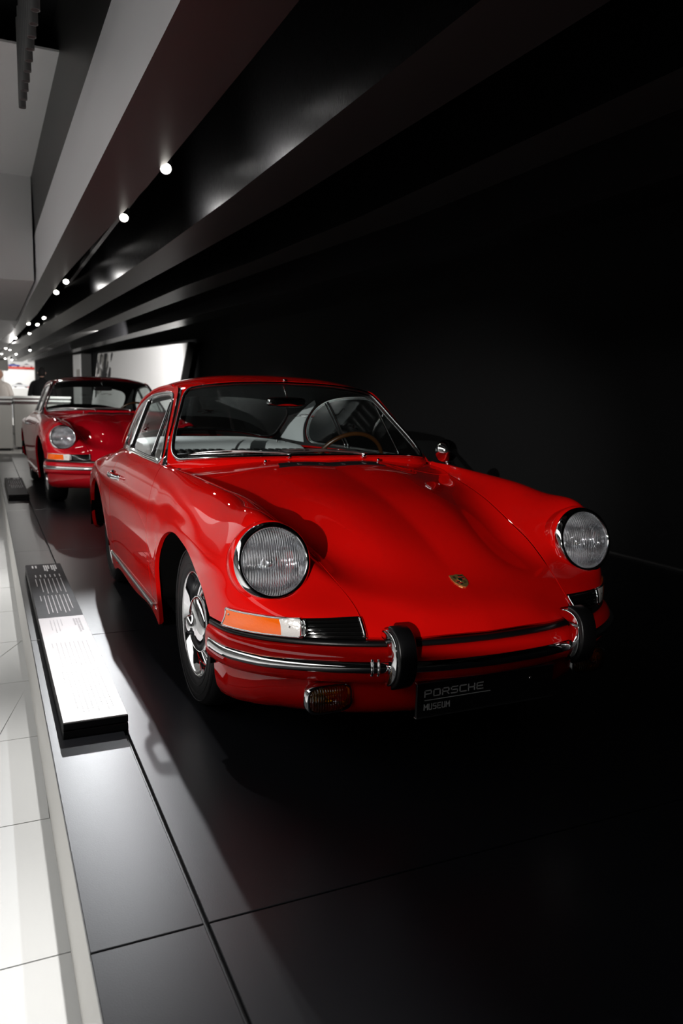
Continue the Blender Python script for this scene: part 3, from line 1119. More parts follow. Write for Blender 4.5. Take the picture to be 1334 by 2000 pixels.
    mb.sweep(path, [(-.025, .006), (.003, .005), (.008, .000), (.010, -.006), (.009, -.011), (-.02, -.013)], nrm, upd, closed_prof=True)
    mb.build('bumper_seal', M['rubber'], bumper)
    mb = MB()
    pr = [(.034, -.045), (.044, -.046), (.050, -.051), (.0535, -.058), (.0548, -.065), (.0535, -.072), (.050, -.078), (.044, -.082), (.034, -.083)]
    mb.sweep(path[3:-3], pr, nrm[3:-3], upd[3:-3], closed_prof=True, caps=True)
    st = mb.build('bumper_trim', M['chrome'], bumper)
    st['label'] = 'polished strip along the bumper'
    if front:
        for s in (-1, 1):
            for off in (.046, .053):
                mb = MB()
                k = np.argmin(np.abs(path[:, 0] - s * (.336 + off)))
                c = path[k] + nrm[k] * .034
                mb.tube([c + nrm[k] * .008 + [0, 0, -.040], c + nrm[k] * .019 + [0, 0, -.050], c + nrm[k] * .023 + [0, 0, -.064], c + nrm[k] * .019 + [0, 0, -.079], c + nrm[k] * .008 + [0, 0, -.087]], .0042, n=6)
                mb.build('trim_cap', M['chrome'], bumper)
    # valance under the bumper
    mb = MB()
    lowprof = [(-.03, -.128), (-.03, -.155), (-.035, -.19), (-.05, -.225), (-.085, -.255), (-.14, -.270)]
    inner = path * [.985, 1, 1] + nrm * .0
    mb.sweep(path, lowprof, nrm, upd)
    val = mb.build('front_valance', paint, car)
    # bumper irons and overriders
    if front:
        for s in (-1, 1):
            xo = .336 * s
            prof = [(-.900, .522), (-.935, .530), (-.966, .524), (-.986, .505), (-.998, .470), (-1.002, .430), (-.998, .392), (-.985, .362), (-.962, .340), (-.935, .332), (-.925, .345), (-.945, .362), (-.955, .40), (-.955, .44), (-.945, .48), (-.925, .497), (-.900, .503)]
            prof = [(y_, .432 + (z_ - .43) * .86) for y_, z_ in prof]
            pp = curve(prof + [prof[0]], 60)[:-1]
            mb = MB()
            G = []
            for x_, k in ((-.036, .93), (-.034, .985), (-.028, 1.0), (.028, 1.0), (.034, .985), (.036, .93)):
                cy, cz = -.962, .43
                G.append([(xo + x_, cy + (y_ - cy) * k, cz + (z_ - cz) * k) for y_, z_ in pp])
            mb.grid(G, closed_v=True)
            n_ = len(pp)
            mb.f += [tuple(range(n_)), tuple(range(5 * n_, 6 * n_))[::-1]]
            mb.m += [0, 0]
            ov = mb.build('overrider', M['chrome'], bumper)
            ov['label'] = 'chrome bumper overrider'
            mb = MB()
            fr_ = curve([(-.936, .534), (-.968, .528), (-.990, .508), (-1.003, .472), (-1.007, .430), (-1.003, .390), (-.989, .357), (-.963, .334)], 30)
            fr_[:, 1] = .432 + (fr_[:, 1] - .43) * .86
            G = []
            for x_, o_ in ((-.030, -.006), (-.030, .004), (-.025, .008), (.025, .008), (.030, .004), (.030, -.006)):
                row = []
                for k, (y_, z_) in enumerate(fr_):
                    d = fr_[min(k + 1, 29)] - fr_[max(k - 1, 0)]
                    nn = np.array([d[1], -d[0]]) / np.hypot(*d)
                    if nn[0] > 0 and abs(nn[0]) > .3:
                        nn = -nn
                    e = np.array([y_ + .962, z_ - .43])
                    e /= np.hypot(*e)
                    row.append((xo + x_, y_ + e[0] * o_, z_ + e[1] * o_))
                G.append(row)
            mb.grid(np.array(G))
            mb.build('rubber_pad', M['rubber'], ov)
    # indicator, horn grille
    for s in (-1, 1):
        def mk(mb):
            return mb if s > 0 else mb.mirrored()
        mb = MB()
        edge_c = lambda r_: 3.50 + .26 * r_
        split_c = lambda r_: 3.96 + .34 * r_
        strip = lambda f0, f1, n: np.array([NF.ev([r_], np.linspace(f0(r_), f1(r_), n))[0] for r_ in np.linspace(.06, .97, 10)])
        P = strip(split_c, lambda r_: 6.12, 24)
        panel(mb, P, M['amber'], depth=.02, lift=.010)
        P = strip(edge_c, split_c, 12)
        panel(mb, P, M['clearlens'], depth=.02, lift=.010)
        ind = mk(mb).build('turn_signal', M['amber'], car)
        ind['label'] = 'amber and clear turn signal'
        mb = MB()
        edge = np.vstack([NF.ev([.98], np.linspace(3.74, 6.16, 30))[0], NF.ev(np.linspace(.98, .03, 8), [6.16])[:, 0], NF.ev([.03], np.linspace(6.16, 3.49, 30))[0], np.array([NF.ev([r_], [edge_c(r_) - .02])[0, 0] for r_ in np.linspace(.03, .98, 8)])])
        ctr = np.array([.55, -.45, .5])
        out_ = edge - ctr
        out_[:, 2] = 0
        out_ /= np.linalg.norm(out_, axis=1)[:, None]
        mb.tube(edge + out_ * .008, .0042, n=6, closed=True)
        mk(mb).build('signal_bezel', M['chrome'], ind)
        for rr, cc_ in ((.72, 6.0), (.55, 3.98)):
            mb = MB()
            p = NF.ev([rr], [cc_])[0, 0]
            o_ = p - ctr
            o_[2] = 0
            o_ /= np.linalg.norm(o_)
            mb.lathe([(.004, .008), (.004, .0115), (.001, .0125)], p, o_, n=10)
            mk(mb).build('lens_screw', M['chrome'], ind)
        # grille
        mb = MB()
        P = np.array([NF.ev([r_], np.linspace(2.06, edge_c(r_) - .06, 16))[0] for r_ in np.linspace(.02, .98, 8)])
        panel(mb, P, depth=.02, lift=.002)
        gr = mk(mb).build('horn_grille', M['gloss'], car)
        for rr in (.14, .32, .50, .68, .86):
            mb = MB()
            p = NF.ev([rr], np.linspace(2.12, edge_c(rr) - .12, 18))[0]
            o_ = p - ctr
            o_[:, 2] = 0
            o_ /= np.linalg.norm(o_, axis=1)[:, None]
            mb.sweep(p, [(.0, -.0035), (.009, -.002), (.0105, .001), (.007, .0035), (.0, .004)], o_, np.tile([0, 0, 1.], (18, 1)), closed_prof=True, caps=True)
            mk(mb).build('grille_bar', M['gloss'], gr)
        for cf_ in (lambda r_: 2.10, lambda r_: edge_c(r_) - .10):
            mb = MB()
            p = np.array([NF.ev([r_], [cf_(r_)])[0, 0] for r_ in np.linspace(.10, .95, 8)])
            o_ = p - ctr
            o_[:, 2] = 0
            o_ /= np.linalg.norm(o_, axis=1)[:, None]
            mb.tube(p + o_ * .009, .0065, n=6)
            mk(mb).build('grille_end', M['chrome'], gr)
        headlight(s, car, paint)
        if front:
            # fog lamp
            fx, fy, fz = .504 * s, -.835, .288
            mb = MB()
            G = []
            for (a_, k) in ((.0, .90), (.0, 1.0), (.03, 1.0), (.055, .86), (.075, .55), (.08, .1)):
                ring = []
                for t in np.linspace(0, 2 * np.pi, 36, endpoint=False):
                    ct, st_ = math.cos(t), math.sin(t)
                    ring.append((fx + .076 * k * np.sign(ct) * abs(ct) ** .55, fy + a_ , fz + (.046 * k) * np.sign(st_) * abs(st_) ** .55))
                G.append(ring)
            mb.grid(np.array(G), closed_v=True)
            fog = mb.build('fog_lamp', M['chrome'], car)
            mb = MB()
            G = []
            for (a_, k) in ((.004, .90), (-.008, .86), (-.015, .7), (-.019, .4), (-.020, .02), (-.014, .4), (-.008, .7), (.004, .84)):
                ring = []
                for t in np.linspace(0, 2 * np.pi, 36, endpoint=False):
                    ct, st_ = math.cos(t), math.sin(t)
                    ring.append((.076 * k * np.sign(ct) * abs(ct) ** .6, a_, (.046 * k) * np.sign(st_) * abs(st_) ** .6))
                G.append(ring)
            mb.grid(np.array(G), closed_v=True)
            fl = mb.build('fog_lens', M['foglens'], fog)
            fl.location = (fx, fy, fz)
            fl['label'] = 'yellow fluted lens'
            mb = MB()
            G = []
            for (a_, k) in ((.006, .88), (.03, .75), (.045, .5), (.05, .05)):
                ring = []
                for t in np.linspace(0, 2 * np.pi, 30, endpoint=False):
                    ct, st_ = math.cos(t), math.sin(t)
                    ring.append((fx + .076 * k * np.sign(ct) * abs(ct) ** .6, fy + a_, fz + (.046 * k) * np.sign(st_) * abs(st_) ** .6))
                G.append(ring)
            mb.grid(np.array(G), closed_v=True)
            mb.build('fog_reflector', M['fogrefl'], fog)
            mb = MB()
            mb.tube([(fx, fy + .04, fz + .04), (fx, fy + .05, fz + .085)], .012, n=8)
            mb.build('fog_bracket', M['black'], fog)
    # licence plate
    if front:
        mb = MB()
        mb.box((-.26, -.936, .228), (.26, -.926, .338), bev=.002)
        pl = mb.build('licence_plate', M['black'], car, smooth=False)
        pl['label'] = 'black show plate'
        for za, zb in ((.336, .340), (.226, .229)):
            mb = MB()
            mb.box((-.262, -.940, za), (.262, -.926, zb))
            mb.build('plate_rail', M['satin'], pl, smooth=False)
        mb = MB()
        mb.lathe([(.005, 0), (.005, .003), (.001, .004)], (.165, -.936, .302), (0, -1, 0), n=10)
        mb.build('plate_screw', M['chrome'], pl)
        # lettering
        L = {'P': [[(0, 0), (0, 1), (1, 1), (1, .45), (0, .45)]], 'O': [[(0, 0), (0, 1), (1, 1), (1, 0), (0, 0)]],
             'R': [[(0, 0), (0, 1), (1, 1), (1, .45), (0, .45)], [(.6, .45), (1, 0)]], 'S': [[(1, 1), (0, 1), (0, .52), (1, .52), (1, 0), (0, 0)]],
             'C': [[(1, 1), (0, 1), (0, 0), (1, 0)]], 'H': [[(0, 0), (0, 1)], [(1, 0), (1, 1)], [(0, .5), (1, .5)]], 'E': [[(1, 1), (0, 1), (0, 0), (1, 0)], [(0, .5), (.9, .5)]],
             'M': [[(-.1, 0), (-.1, 1)], [(-.1, 1), (.5, .35)], [(.5, .35), (1.1, 1)], [(1.1, 1), (1.1, 0)]], 'U': [[(0, 1), (0, 0), (1, 0), (1, 1)]]}

        def write(mb, txt, x0, z0, w_, h_, gap, th, slant=0.0):
            x_ = x0
            for ch in txt:
                for st2 in L[ch]:
                    for a, b in zip(st2[:-1], st2[1:]):
                        pa = np.array([x_ + a[0] * w_ + a[1] * slant, z0 + a[1] * h_])
                        pb = np.array([x_ + b[0] * w_ + b[1] * slant, z0 + b[1] * h_])
                        d = (pb - pa) / np.hypot(*(pb - pa))
                        n2 = np.array([-d[1], d[0]]) * th / 2
                        pa2, pb2 = pa - d * th / 2, pb + d * th / 2
                        q = [pa2 - n2, pb2 - n2, pb2 + n2, pa2 + n2]
                        mb.prism([(t_[0], t_[1]) for t_ in q], -.9362, -.9375, None, lambda u, v, w2: (u, w2, v))
                x_ += w_ + gap
        mb = MB()
        write(mb, 'PORSCHE', -.232, .292, .0225, .020, .0092, .0034)
        mb.box((-.232, -.9375, .2795), (.01, -.936, .2815))
        write(mb, 'MUSEUM', -.232, .250, .0098, .0175, .0060, .0023)
        mb.build('plate_lettering', M['letters'], pl, smooth=False)['kind'] = 'stuff'
        # crest on the hood
        P0 = NF.ev([2.06], [0.0])[0, 0]
        Pa, Pb = NF.ev([1.9], [0.])[0, 0], NF.ev([2.2], [0.])[0, 0]
        vv = (Pb - Pa) / np.linalg.norm(Pb - Pa)
        nn = np.cross([1., 0, 0], vv)
        P0 = np.array([0, -.752, .5965])

        def cr(u, v, w_):
            return tuple(P0 + np.array([1., 0, 0]) * u + vv * v + nn * (w_ + .0035 - 2.2 * u * u))
        sh = [(-.024, .030), (-.012, .028), (0, .031), (.012, .028), (.024, .030), (.0255, .012), (.024, -.006), (.017, -.022), (.008, -.031), (0, -.035), (-.008, -.031), (-.017, -.022), (-.024, -.006), (-.0255, .012)]
        mb = MB()
        mb.prism([(a * 1.08, b * 1.08) for a, b in sh], -.004, .002, None, cr)
        crest = mb.build('hood_crest', M['gold'], hood, smooth=False)
        mb = MB()
        for (u0, u1, v0, v1, mm) in ((.002, .021, .004, .009, 'enamelred'), (.002, .021, .010, .014, 'black'), (.002, .021, .015, .020, 'enamelred'), (.002, .021, .021, .025, 'black'),
                                     (-.020, -.002, -.006, -.001, 'enamelred'), (-.018, -.002, -.012, -.007, 'black'), (-.015, -.002, -.018, -.013, 'enamelred'), (-.011, -.002, -.023, -.019, 'black')):
            mb.prism([(u0, v0), (u1, v0), (u1, v1), (u0, v1)], .002, .0026, M[mm], cr)
        mb.prism([(a * .36, b * .36 + .001) for a, b in sh], .002, .0036, M['gold'], cr)
        mb.prism([(a * .27, b * .27 + .001) for a, b in sh], .0036, .004, M['black'], cr)
        for (u_, v_) in ((-.014, .022), (-.016, .016), (-.012, .012), (.010, -.006), (.012, -.012), (.008, -.018)):
            mb.prism([(u_ - .005, v_ - .001), (u_ + .005, v_ - .0015), (u_ + .004, v_ + .001), (u_ - .004, v_ + .0015)], .002, .0026, M['black'], cr)
        crest2 = mb.build('crest_enamel', M['gold'], hood, smooth=False)
        crest2.parent = crest
        crest2['kind'] = 'stuff'
    # door mirror on the far fender
    mb = MB()
    mc = np.array([.712, .50, .945])
    mb.lathe([(.001, -.052), (.024, -.049), (.045, -.037), (.057, -.016), (.060, .0), (.057, .007), (.053, .007)], mc, (.1, 1, .05), n=36)
    mir = mb.build('door_mirror', M['chrome'], car)
    mb = MB()
    mb.tube([mc + [0, -.005, -.03], mc + [.005, -.01, -.055], mc + [.012, -.01, -.068]], [.008, .010, .014], n=12)
    mb.lathe([(.024, -.004), (.022, .004), (.012, .010)], mc + [.012, -.01, -.062], (.4, 0, 1), n=18)
    mb.build('mirror_foot', M['chrome'], mir)
    mb = MB()
    mb.lathe([(.053, .0045), (.001, .0045)], mc, (.1, 1, .05), n=30)
    mb.build('mirror_glass', M['chrome'], mir)
    # wipers
    for (px, tip) in ((-.152, -.60), (.229, -.22)):
        mb = MB()
        b0 = np.array([px, .470, .925])
        mb.lathe([(.013, -.02), (.013, .004), (.009, .012), (.001, .014)], b0, (0, -.5, .86), n=16)
        wp = mb.build('wiper', M['chrome'], car)

        def on_ws(x_, up_=.016, dv=.05):
            u = np.sign(x_) * np.interp(abs(x_), [0, .25, .45, .60, .68], [0, .25, .5, .75, 1.0])
            p = wz(np.array([[u, dv]]))[0]
            return p + np.array([0, -up_ * .6, up_ * .8])
        mb = MB()
        arm = [b0 + [0, -.004, .010]] + [on_ws(px + (tip * .62 + px * .38 - px) * t if False else px + (tip - px) * .62 * t, .018, .04 + .035 * t) for t in np.linspace(.15, 1, 8)]
        mb.tube(curve(arm, 16), np.linspace(.0075, .004, 16), n=8)
        mb.build('wiper_arm', M['satin'], wp)
        mb = MB()
        x0, x1 = px + (tip - px) * .24, tip
        bl = [on_ws(x0 + (x1 - x0) * t, .010, .07) for t in np.linspace(0, 1, 18)]
        mb.tube(bl, .004, n=6)
        bl2 = [on_ws(x0 + (x1 - x0) * t, .016 + .008 * math.sin(math.pi * t), .07) for t in np.linspace(.06, .94, 18)]
        mb.tube(bl2, .0028, n=6)
        mb.build('wiper_blade', M['satin'], wp)
    # interior
    mb = MB()
    G = []
    xs = np.linspace(-.66, .66, 40)
    for dy, dz in ((.02, -.022), (.10, .0), (.20, .012), (.30, .010), (.34, -.02), (.35, -.12), (.34, -.25)):
        row = []
        for x_ in xs:
            k = wz(np.array([[np.sign(x_) * np.interp(abs(x_), [0, .25, .45, .60, .68], [0, .25, .5, .75, 1.0]), 0]]))[0]
            row.append((x_ * .985, k[1] + dy - .10 * max(0, abs(x_) - .45), k[2] - .008 + dz - .01))
        G.append(row)
    mb.grid(G)
    dash = mb.build('dashboard', M['vinyl'], car)
    # perforated speaker grille on the dash corner
    mb = MB()
    for s in (-1,):
        pts = []
        for i in range(22):
            for j in range(7):
                x_ = s * (.335 + i * .0135)
                t = j / 6
                if ((i - 10.5) / 11.2) ** 2 + ((j - 3) / 3.6) ** 2 > 1:
                    continue
                k = wz(np.array([[np.sign(x_) * np.interp(abs(x_), [0, .25, .45, .60, .68], [0, .25, .5, .75, 1.0]), 0]]))[0]
                y_ = k[1] + .050 + t * .085 - .10 * max(0, abs(x_) - .45)
                z_ = k[2] - .012 + np.interp(y_ - k[1] + .10 * max(0, abs(x_) - .45), [.02, .10, .20], [-.022, 0, .012])
                mb.tube([(x_ - .0045, y_, z_), (x_ + .0045, y_, z_)], .0032, n=6)
    mb.build('dash_grille', M['counter'], dash)['kind'] = 'stuff'
    for x_ in (-.34, .34):
        seat(x_, car)
    # rear seat backs with ribs, pale shelf band behind
    mb = MB()
    mb.box((-.55, 2.03, .5), (.55, 2.08, .84), bev=.01)
    rs = mb.build('rear_seat', M['vinyl'], car, smooth=False)
    for sgn in (-1, 1):
        for k in range(10):
            x0 = sgn * (.03 + k * .05)
            x1 = sgn * (.03 + (k + 1) * .05 - .004)
            mb = MB()
            mb.box((min(x0, x1), 1.99, .55), (max(x0, x1), 2.06, .865), bev=.012)
            mb.build('seat_rib', M['vinyl'], rs)
    mb = MB()
    G = [[(x_, 2.05 + dy, .868 + dz - .05 * (x_ / .6) ** 4) for x_ in np.linspace(-.57, .57, 24)] for dy, dz in ((.0, -.02), (.01, .004), (.04, .03), (.12, .050), (.32, .055), (.6, .050))]
    mb.grid(G)
    mb.build('rear_shelf', M['pale'], car)
    for x_ in (-.36, .40):
        mb = MB()
        mb.tube(rr_ := [(x_ - .03, 2.085, .906), (x_ - .03, 2.10, .918), (x_ + .03, 2.10, .918), (x_ + .03, 2.085, .906)], .005, n=6)
        mb.build('seat_latch', M['black'], rs)
    # interior mirror
    mb = MB()
    P = []
    c = np.array([.0, .93, 1.175])
    G = []
    for a_, k in ((-.012, .7), (-.010, .95), (0, 1), (.008, .95), (.010, .7), (.010, .05)):
        ring = []
        for t in np.linspace(0, 2 * np.pi, 36, endpoint=False):
            ct, st_ = math.cos(t), math.sin(t)
            ring.append((c[0] + .108 * k * np.sign(ct) * abs(ct) ** .5, c[1] + a_, c[2] + .026 * k * np.sign(st_) * abs(st_) ** .5))
        G.append(ring)
    G.insert(0, [tuple(np.array([c[0], c[1] - .013, c[2]]))] * 36)
    mb.grid(np.array(G), closed_v=True)
    im = mb.build('interior_mirror', M['chrome'] if front else M['black'], car)
    mb = MB()
    mb.tube([c + [0, -.012, .02], c + [-.02, .0, .095]], .004, n=8)
    mb.build('mirror_stem', M['chrome'], im)
    # steering wheel
    mb = MB()
    sc_ = np.array([.36, .93, .845])
    sn = np.array([0, .87, .5])
    a = np.array([1., 0, 0])
    b = np.cross(sn, a)
    ring = [sc_ + .198 * (math.cos(t) * a + math.sin(t) * b) for t in np.linspace(0, 2 * np.pi, 56, endpoint=False)]
    mb.tube(ring, .0115, n=10, closed=True)
    sw = mb.build('steering_wheel', M['wood'], car)
    sw['label'] = 'wooden steering wheel rim'
    for t in (90, 205, 335):
        mb = MB()
        t = math.radians(t)
        mb.tube([sc_ - sn * .03, sc_ - sn * .02 + .10 * (math.cos(t) * a + math.sin(t) * b), sc_ + .19 * (math.cos(t) * a + math.sin(t) * b)], .008, n=8)
        mb.build('wheel_spoke', M['black'], sw)
    mb = MB()
    mb.lathe([(.05, .02), (.05, -.01), (.03, -.02), (.001, -.022)], sc_ - sn * .02, -sn, n=24)
    mb.build('horn_pad', M['black'], sw)
    # wheels
    for s in (-1, 1):
        wheel(s * .708, 0.0, s, car)
        wheel(s * .700, 2.211, s, car)
    # floor pan
    mb = MB()
    mb.prism([(-.60, -.60), (.60, -.60), (.60, .44), (.75, .44), (.75, 1.75), (.60, 1.75), (.60, 2.95), (-.60, 2.95), (-.60, 1.75), (-.75, 1.75), (-.75, .44), (-.60, .44)], .19, .24)
    pan = mb.build('floor_pan', M['void'], car, smooth=False)
    for nm, lo, hi in (('luggage_box', (-.40, -.78, .24), (.40, .55, .44)), ('bulkhead', (-.66, .56, .24), (.66, .60, .82)), ('engine_block', (-.50, 2.25, .24), (.50, 2.95, .70))):
        mb = MB()
        mb.box(lo, hi)
        mb.build(nm, M['void'], pan, smooth=False)
    return car


car1 = build_car('sports_car', M['red'], (0, 0, 0), 0, 1.0, 'bright red vintage coupe with chrome overriders and yellow fog lamps, nearest on the platform', 'car')
car2 = build_car('sports_car', M['crimson'], (-.023, 6.511, 0), .023, 1.098, 'darker crimson vintage coupe parked behind the bright red one, plain bumper', 'car', front=False)

# ------------------------------------------------------------------ platform
plat = MB()
PX0, PX1, PY0, PY1, SEAM = -1.265, 3.24, -6.0, 14.3, -1.011
plat.box((PX0 + .004, PY0, -.4), (PX1, PY1, -.022))
platform = plat.build('platform', M['platform_side'], None, smooth=False)
platform['kind'] = 'structure'
ys = [PY0] + [y_ for y_ in (-1.305 - 2.36, -1.305, 1.05, 3.41, 5.76, 8.12, 10.48, 12.84)] + [PY1]
for (xa, xc) in ((PX0, SEAM - .006), (SEAM + .006, PX1)):
    for y0, y1 in zip(ys[:-1], ys[1:]):
        mb = MB()
        mb.box((xa, y0 + .0025, -.022), (xc, y1 - .0025, 0), bev=.0015)
        mb.build('tile', M['platform'], platform, smooth=False)
mb = MB()
mb.box((SEAM - .006, PY0, -.03), (SEAM + .006, PY1, -.016))
mb.build('slot_channel', M['black'], platform, smooth=False)
mb = MB()
mb.box((PX0, PY1, -.4), (PX1 + 1, 34, -.02))
mb.box((-14, PY1, -.4), (PX0, 34, -.02))
f2 = mb.build('floor_far', M['counter'], None, smooth=False)
f2['kind'] = 'structure'

# hall floor of pale tiles with slanting short joints
mb = MB()
mb.box((-14, -14, -.5), (PX0 + .02, PY1, -.409))
floor = mb.build('floor', M['joint'], None, smooth=False)
floor['kind'] = 'structure'
pitch = .785
for k in range(-16, 18):
    y0 = .05 + k * pitch
    y1 = y0 + pitch
    if y1 > 14.2 or y0 < -13:
        continue
    xs0 = -1.44 - .18 * (k - 1)
    xs0 = (xs0 + 1.27) % 1.75 - 1.75 - 1.27
    cuts = [xs0 + 1.75 * j for j in range(-4, 4)]
    sl = .45 * pitch
    edges = [c_ for c_ in cuts if -9 < c_ < -1.0]
    edges = [-9.0] + edges + [None]
    for a, b in zip(edges[:-1], edges[1:]):
        xa0, xa1 = (a + .003, a + sl + .003) if a > -8.9 else (-9, -9)
        xb0, xb1 = (b - .003, b + sl - .003) if b is not None else (PX0 + .01, PX0 + .01)
        xb0, xb1 = min(xb0, PX0 + .01), min(xb1, PX0 + .01)
        xa1 = min(xa1, xb1 - .001)
        if xa0 >= xb0 - .01:
            continue
        mb = MB()
        mb.prism([(xa0, y0 + .003), (xb0, y0 + .003), (xb1, y1 - .003), (xa1, y1 - .003)], -.409, -.4)
        mb.build('tile', M['floor'], floor, smooth=False)

# ------------------------------------------------------------------ walls
WALL = [(3.24, -8.0), (3.24, 13.0), (.34, 29.1)]
mb = MB()
for (a, b) in zip(WALL[:-1], WALL[1:]):
    mb.add([(a[0], a[1], 0), (b[0], b[1], 0), (b[0], b[1], 4), (a[0], a[1], 4)], [(0, 1, 2, 3)])
    mb.add([(a[0] + .2, a[1], 0), (b[0] + .2, b[1], 0), (b[0] + .2, b[1], 4), (a[0] + .2, a[1], 4)], [(3, 2, 1, 0)])
mb.add([(.34, 29.1, 0), (.54, 29.1, 0), (.54, 29.1, 4), (.34, 29.1, 4)], [(0, 1, 2, 3)])
o = mb.build('wall_right', M['wallblack'], None, smooth=False)
o['kind'] = 'structure'
mb = MB()
mb.box((3.19, -8, -.0), (3.235, 12.9, .018), bev=.002)
o = mb.build('baseboard_right', M['housing'], None, smooth=False)
o['kind'] = 'structure'
for nm, lo, hi, m_ in (('wall_left', (-12.2, -14, -.4), (-12, 40, 5), 'wallwhite'), ('wall_back', (-14, -14.2, -.4), (4, -14, 5), 'wallgrey'), ('wall_front', (-14, 40, -.4), (8, 40.2, 6), 'wallwhite')):
    mb = MB()
    mb.box(lo, hi)
    o = mb.build(nm, M[m_], None, smooth=False)
    o['kind'] = 'structure'
mb = MB()
mb.box((.34, 29.0, -.02), (.50, 29.3, 2.45))
o = mb.build('trim_1', M['counter'], None, smooth=False)
o['kind'] = 'structure'

hs, q = np.array(HS), np.array([-.25, -.97, .455])
d = q - hs
d /= np.linalg.norm(d)
pc = hs + d * 3.0
sd = np.array([-d[1], d[0], 0])
sd /= np.linalg.norm(sd)
n_ = np.array([d[0], d[1], 0]) / np.hypot(d[0], d[1])
mb = MB()  # unseen flag, added only to block the low part of the hall spot's beam
mb.prism([(-1.2, -.4), (1.2, -.4), (1.2, pc[2]), (-1.2, pc[2])], 0, .08, None, lambda u, v, w2: (pc[0] + sd[0] * u - n_[0] * w2, pc[1] + sd[1] * u - n_[1] * w2, v))
o = mb.build('beam_flag', M['wallgrey'], None, smooth=False)
o['kind'] = 'structure'

# ceiling: stepped pale slabs over the hall, dark void over the platform
mb = MB()
mb.box((-12, 3.35, 3.6), (-.84, 6.85, 3.615), M['greyceil'])
mb.box((-12, 6.85, 2.47), (-.862, 12.2, 3.75), M['greyceil'])
mb.box((-12, 12.2, 2.9), (-.95, 24, 3.75), M['wallwhite'])
mb.box((-12, -14, 3.9), (-1.2, 3.2, 4.0), M['wallblack'])
mb.box((-1.4, -14, 3.9), (3.6, 30, 4.0), M['wallblack'])
ceiling = mb.build('ceiling', M['greyceil'], None, smooth=False)
ceiling['kind'] = 'structure'


def beam(name, left, right, z0, ztop, mats, seam=None):
    """left/right bottom edges as (x,y) polylines; vertical sides"""
    ysm = np.concatenate([np.linspace(-8, 14, 12), [17, 20, 24, 29]])
    lx = np.interp(ysm, [p[1] for p in left], [p[0] for p in left])
    rx = np.interp(ysm, [p[1] for p in right], [p[0] for p in right])
    mb = MB()
    z = z0
    A = lambda xs_, zz: np.stack([xs_, ysm, np.full(len(ysm), zz)], 1)
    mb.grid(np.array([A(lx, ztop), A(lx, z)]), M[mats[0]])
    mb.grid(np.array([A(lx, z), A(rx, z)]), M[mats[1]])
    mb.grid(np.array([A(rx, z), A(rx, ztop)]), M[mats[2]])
    o = mb.build(name, None, None, smooth=False)
    o['kind'] = 'structure'
    return o


b1l = [(-.812, -8), (-.815, -.3), (-.822, 2.8), (-.858, 13.8), (-1.05, 17), (-1.3, 20), (-1.9, 29)]
b1r = [(-.47, -8), (-.485, 1.6), (-.53, 2.9), (-.62, 5.8), (-.641, 10.3), (-.75, 15), (-.87, 20), (-1.2, 29)]
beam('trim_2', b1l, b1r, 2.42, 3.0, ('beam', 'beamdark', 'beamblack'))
mb = MB()
ysm = np.linspace(-8, 14, 12)
lx = np.interp(ysm, [p[1] for p in b1l], [p[0] for p in b1l]) - .001
mb.grid([[(x_, y_, 3.0) for x_, y_ in zip(lx, ysm)], [(x_ - .03, y_, 3.9) for x_, y_ in zip(lx, ysm)]])
o = mb.build('trim_3', M['beamdark'], None, smooth=False)
o['kind'] = 'structure'
b2l = [(.02, -8), (.02, .74), (.01, 2.2), (-.057, 4.8), (-.262, 8.9), (-.696, 16.6), (-.9, 20), (-1.3, 29)]
b2r = [(.40, -8), (.361, 2.55), (.249, 4.69), (.086, 8.4), (.06, 9.35), (-.293, 17.4), (-.45, 20), (-.8, 29)]
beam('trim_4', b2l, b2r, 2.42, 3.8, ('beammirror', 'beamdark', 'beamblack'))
b3l = [(1.0, -8), (.927, 2.06), (.844, 3.86), (.627, 6.12), (.41, 10.83), (.2, 15), (0, 20), (-.45, 29)]
b3r = [(1.3, -8), (1.25, 2), (1.1, 4), (.95, 6.5), (.806, 8.5), (.472, 14.7), (.25, 20), (-.1, 29)]
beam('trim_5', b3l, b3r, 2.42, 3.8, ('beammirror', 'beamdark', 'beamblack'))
b4l = [(2.0, -8), (2.0, 2), (1.75, 6), (1.45, 10), (1.0, 16), (.6, 22), (.1, 29)]
b4r = [(2.4, -8), (2.4, 2), (2.15, 6), (1.8, 10), (1.3, 16), (.85, 22), (.3, 29)]
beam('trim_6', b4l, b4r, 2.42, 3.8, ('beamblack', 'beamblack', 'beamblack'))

# hanging tubes at the hall ceiling
for k in range(11):
    y_ = 2.45 - .147 * k
    mb = MB()
    r_ = .021
    mb.lathe([(.001, .0), (r_ * .8, .002), (r_ * .8, -.001), (r_, -.002), (r_, .5), (.001, .5)], (-1.148, y_, 2.9), (0, 0, 1), n=20)
    t_ = mb.build('hanging_tube', M['pipe'], None, angle=40)
    nth = ('end tube', 'second tube', 'third tube', 'fourth tube', 'fifth tube', 'sixth tube', 'seventh tube', 'eighth tube', 'ninth tube', 'tenth tube', 'eleventh tube')[k]
    tag(t_, 'slim grey hanging ' + nth + ' counted from the low far end of the row', 'tube', 'tubes in a row under the hall ceiling')
    mb = MB()
    mb.lathe([(r_ * .8, -.0012), (.001, -.0012)], (-1.148, y_, 2.9), (0, 0, 1), n=16)
    mb.build('tube_mouth', M['black'], t_)

